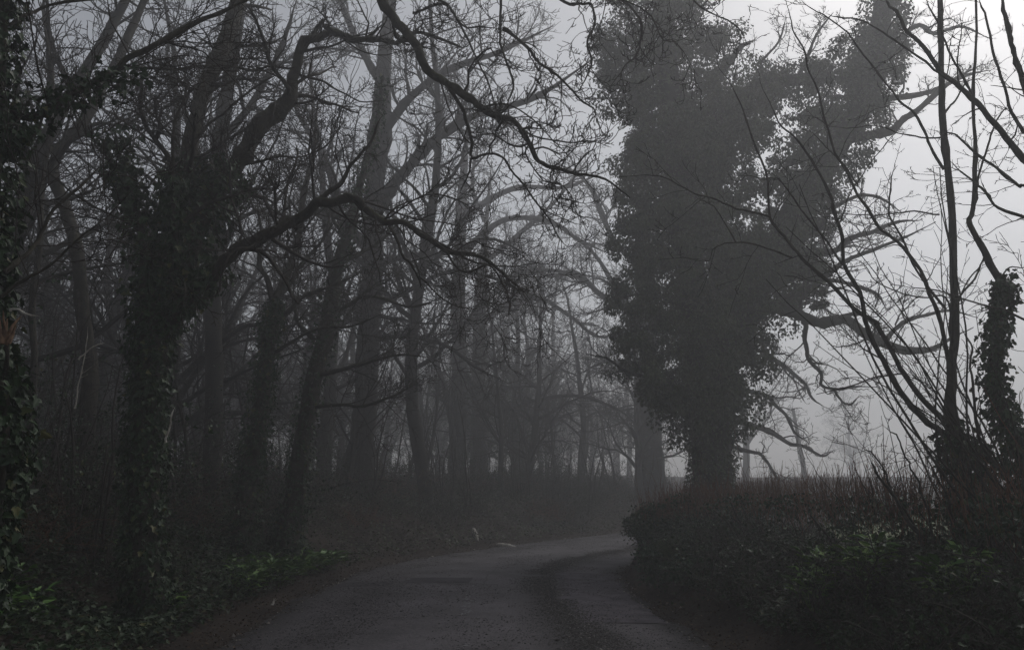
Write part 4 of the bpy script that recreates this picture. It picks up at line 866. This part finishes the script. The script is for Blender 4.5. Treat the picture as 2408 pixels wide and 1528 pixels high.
# mound of grass and leafy growth at the corner of the right bank
p = on_ground(1620, 1330)
t = thing('grass_tuft', 'rounded tuft of green grass on the corner of the right bank', 'grass tuft', p)
n = 900; a = rng.uniform(0, 6.28, n); r = rng.random(n)**.6 * .35; S = np.stack([p[0] + np.cos(a) * r, p[1] + np.sin(a) * r, np.full(n, p[2])], -1)
P, Rr = grow(S, np.stack([np.cos(a) * .5, np.sin(a) * .5, np.ones(n) * 1.3], -1), rng.uniform(.25, .5, n), np.full(n, .004), 5, .08, -.16, .2); g = Geo(); g.tubes(P, Rr, 3); part('blades', g, M['grass'], t)
for u, v, l in ((1600,1345,'dark green leafy mound at the very corner of the right bank'), (1640,1370,'dark green leafy mound below the grass tuft'), (1720,1360,'dark green leafy mound right of the grass tuft')):
    q = on_ground(u, v); t = thing('leafy_mound', l, 'plant', q); g = Geo(); C = q + rng.normal(0, 1, (16, 3)) * np.array([.35, .3, .08]) + np.array([0, 0, .12])
    clumps(g, C, rng.uniform(.12, .25, 16), 260, .06, droop=.2, shell=.3); part('leaves', g, M['darkgreen'], t, smooth=False)
    g = Geo(); n = 20; P, Rr = grow(np.repeat(q[None], n, 0), np.stack([rng.normal(0, 1, n), rng.normal(0, 1, n), np.ones(n)], -1), rng.uniform(.2, .5, n), np.full(n, .004), 5, .15); g.tubes(P, Rr, 3); part('stems', g, M['darkgreen'], t)

# pale split logs by the far verge
def log(u, v, L, r, yaw, pitch, label, name='split_log'):
    p = on_ground(u, v); p[2] += r * .7; d = np.array([math.cos(yaw) * math.cos(pitch), math.sin(yaw) * math.cos(pitch), math.sin(pitch)]); K = 9
    P = p + d * np.linspace(-.5, .5, K)[:, None] * L; Rr = r * np.array([.35, .8, .95, 1., 1, .95, .85, .6, .2]); P += rng.normal(0, r * .08, P.shape)
    t = thing(name, label, 'log', p); g = Geo(); g.tubes(P, Rr, 9, .12); part('wood', g, M['wood'], t)
    g = Geo(); S = P[[3, 5, 6]]; P2, R2 = grow(S, rng.normal(0, .3, (3, 3)) + d + [0, 0, .6], np.array([.10, .08, .07]), np.full(3, r * .3), 3, .1, 0, .4); g.tubes(P2, R2, 5); part('splinter', g, M['wood'], t)
log(1194, 1288, .72, .07, -.5, -.12, 'pale weathered log lying at the road edge before the bend')
log(1118, 1260, .6, .07, -1.2, -.6, 'thin pale split log propped on the bank left of the lying log')
log(641, 1422, .10, .02, 1.2, .9, 'tiny pale scrap on the dark left verge', 'wood_scrap')
log(1270, 1290, .12, .015, .3, .2, 'small pale chip beside the road right of the lying log', 'wood_scrap')
# fallen thin stems of pale wood at left
for pts, d, w0, l in (([(175,960),(185,900),(200,830),(208,765)], 7.5, 5, 'thin upright dead stem in the tangle at the left'), ([(185,845),(215,820),(245,805)], 7.4, 6, 'pale dead twig slanting off the upright stem at the left'), ([(25,730),(55,728),(95,742)], 4.7, 9, 'pale bare twig jutting from the torn stem at the left edge'),
                      ([(390,1040),(400,990),(410,955)], 8.2, 8, 'broken straw coloured stem standing right of the ivy trunk')):
    L = traced(T2(pts, d, w0, w0 * .5)); t = thing('fallen_twig', l, 'twig', L[0][0]); g = Geo(); g.tubes(L[0], L[1], 6, .05); part('stem', g, M['wood'], t)
    part('twigs', crown_of([L], [dict(dens=4, labs=(.05, .2), K=4, wig=.2, rf=.5)], .0015), M['wood'], t)

# ------------------------------------------------------------ the mist
me = bpy.data.meshes.new('haze'); x0, x1, y0, y1, z0, z1 = -172, 172, -32, 243, -3.2, 27
v = [(x, y, z) for x in (x0, x1) for y in (y0, y1) for z in (z0, z1)]
me.from_pydata(v, [], [(0,1,3,2),(4,6,7,5),(0,4,5,1),(2,3,7,6),(0,2,6,4),(1,5,7,3)]); me.update()
hz = bpy.data.objects.new('haze', me); COL.objects.link(hz); hz['kind'] = 'stuff'
m = bpy.data.materials.new('mist'); m.use_nodes = True; m.node_tree.nodes.clear()
o = m.node_tree.nodes.new('ShaderNodeOutputMaterial'); pv = m.node_tree.nodes.new('ShaderNodeVolumePrincipled')
pv.inputs['Color'].default_value = (.86, .87, .90, 1); pv.inputs['Density'].default_value = HAZE; pv.inputs['Anisotropy'].default_value = .5
pv.inputs['Density Attribute'].default_value = ''; m.cycles.homogeneous_volume = True
m.node_tree.links.new(pv.outputs[0], o.inputs['Volume']); me.materials.append(m)
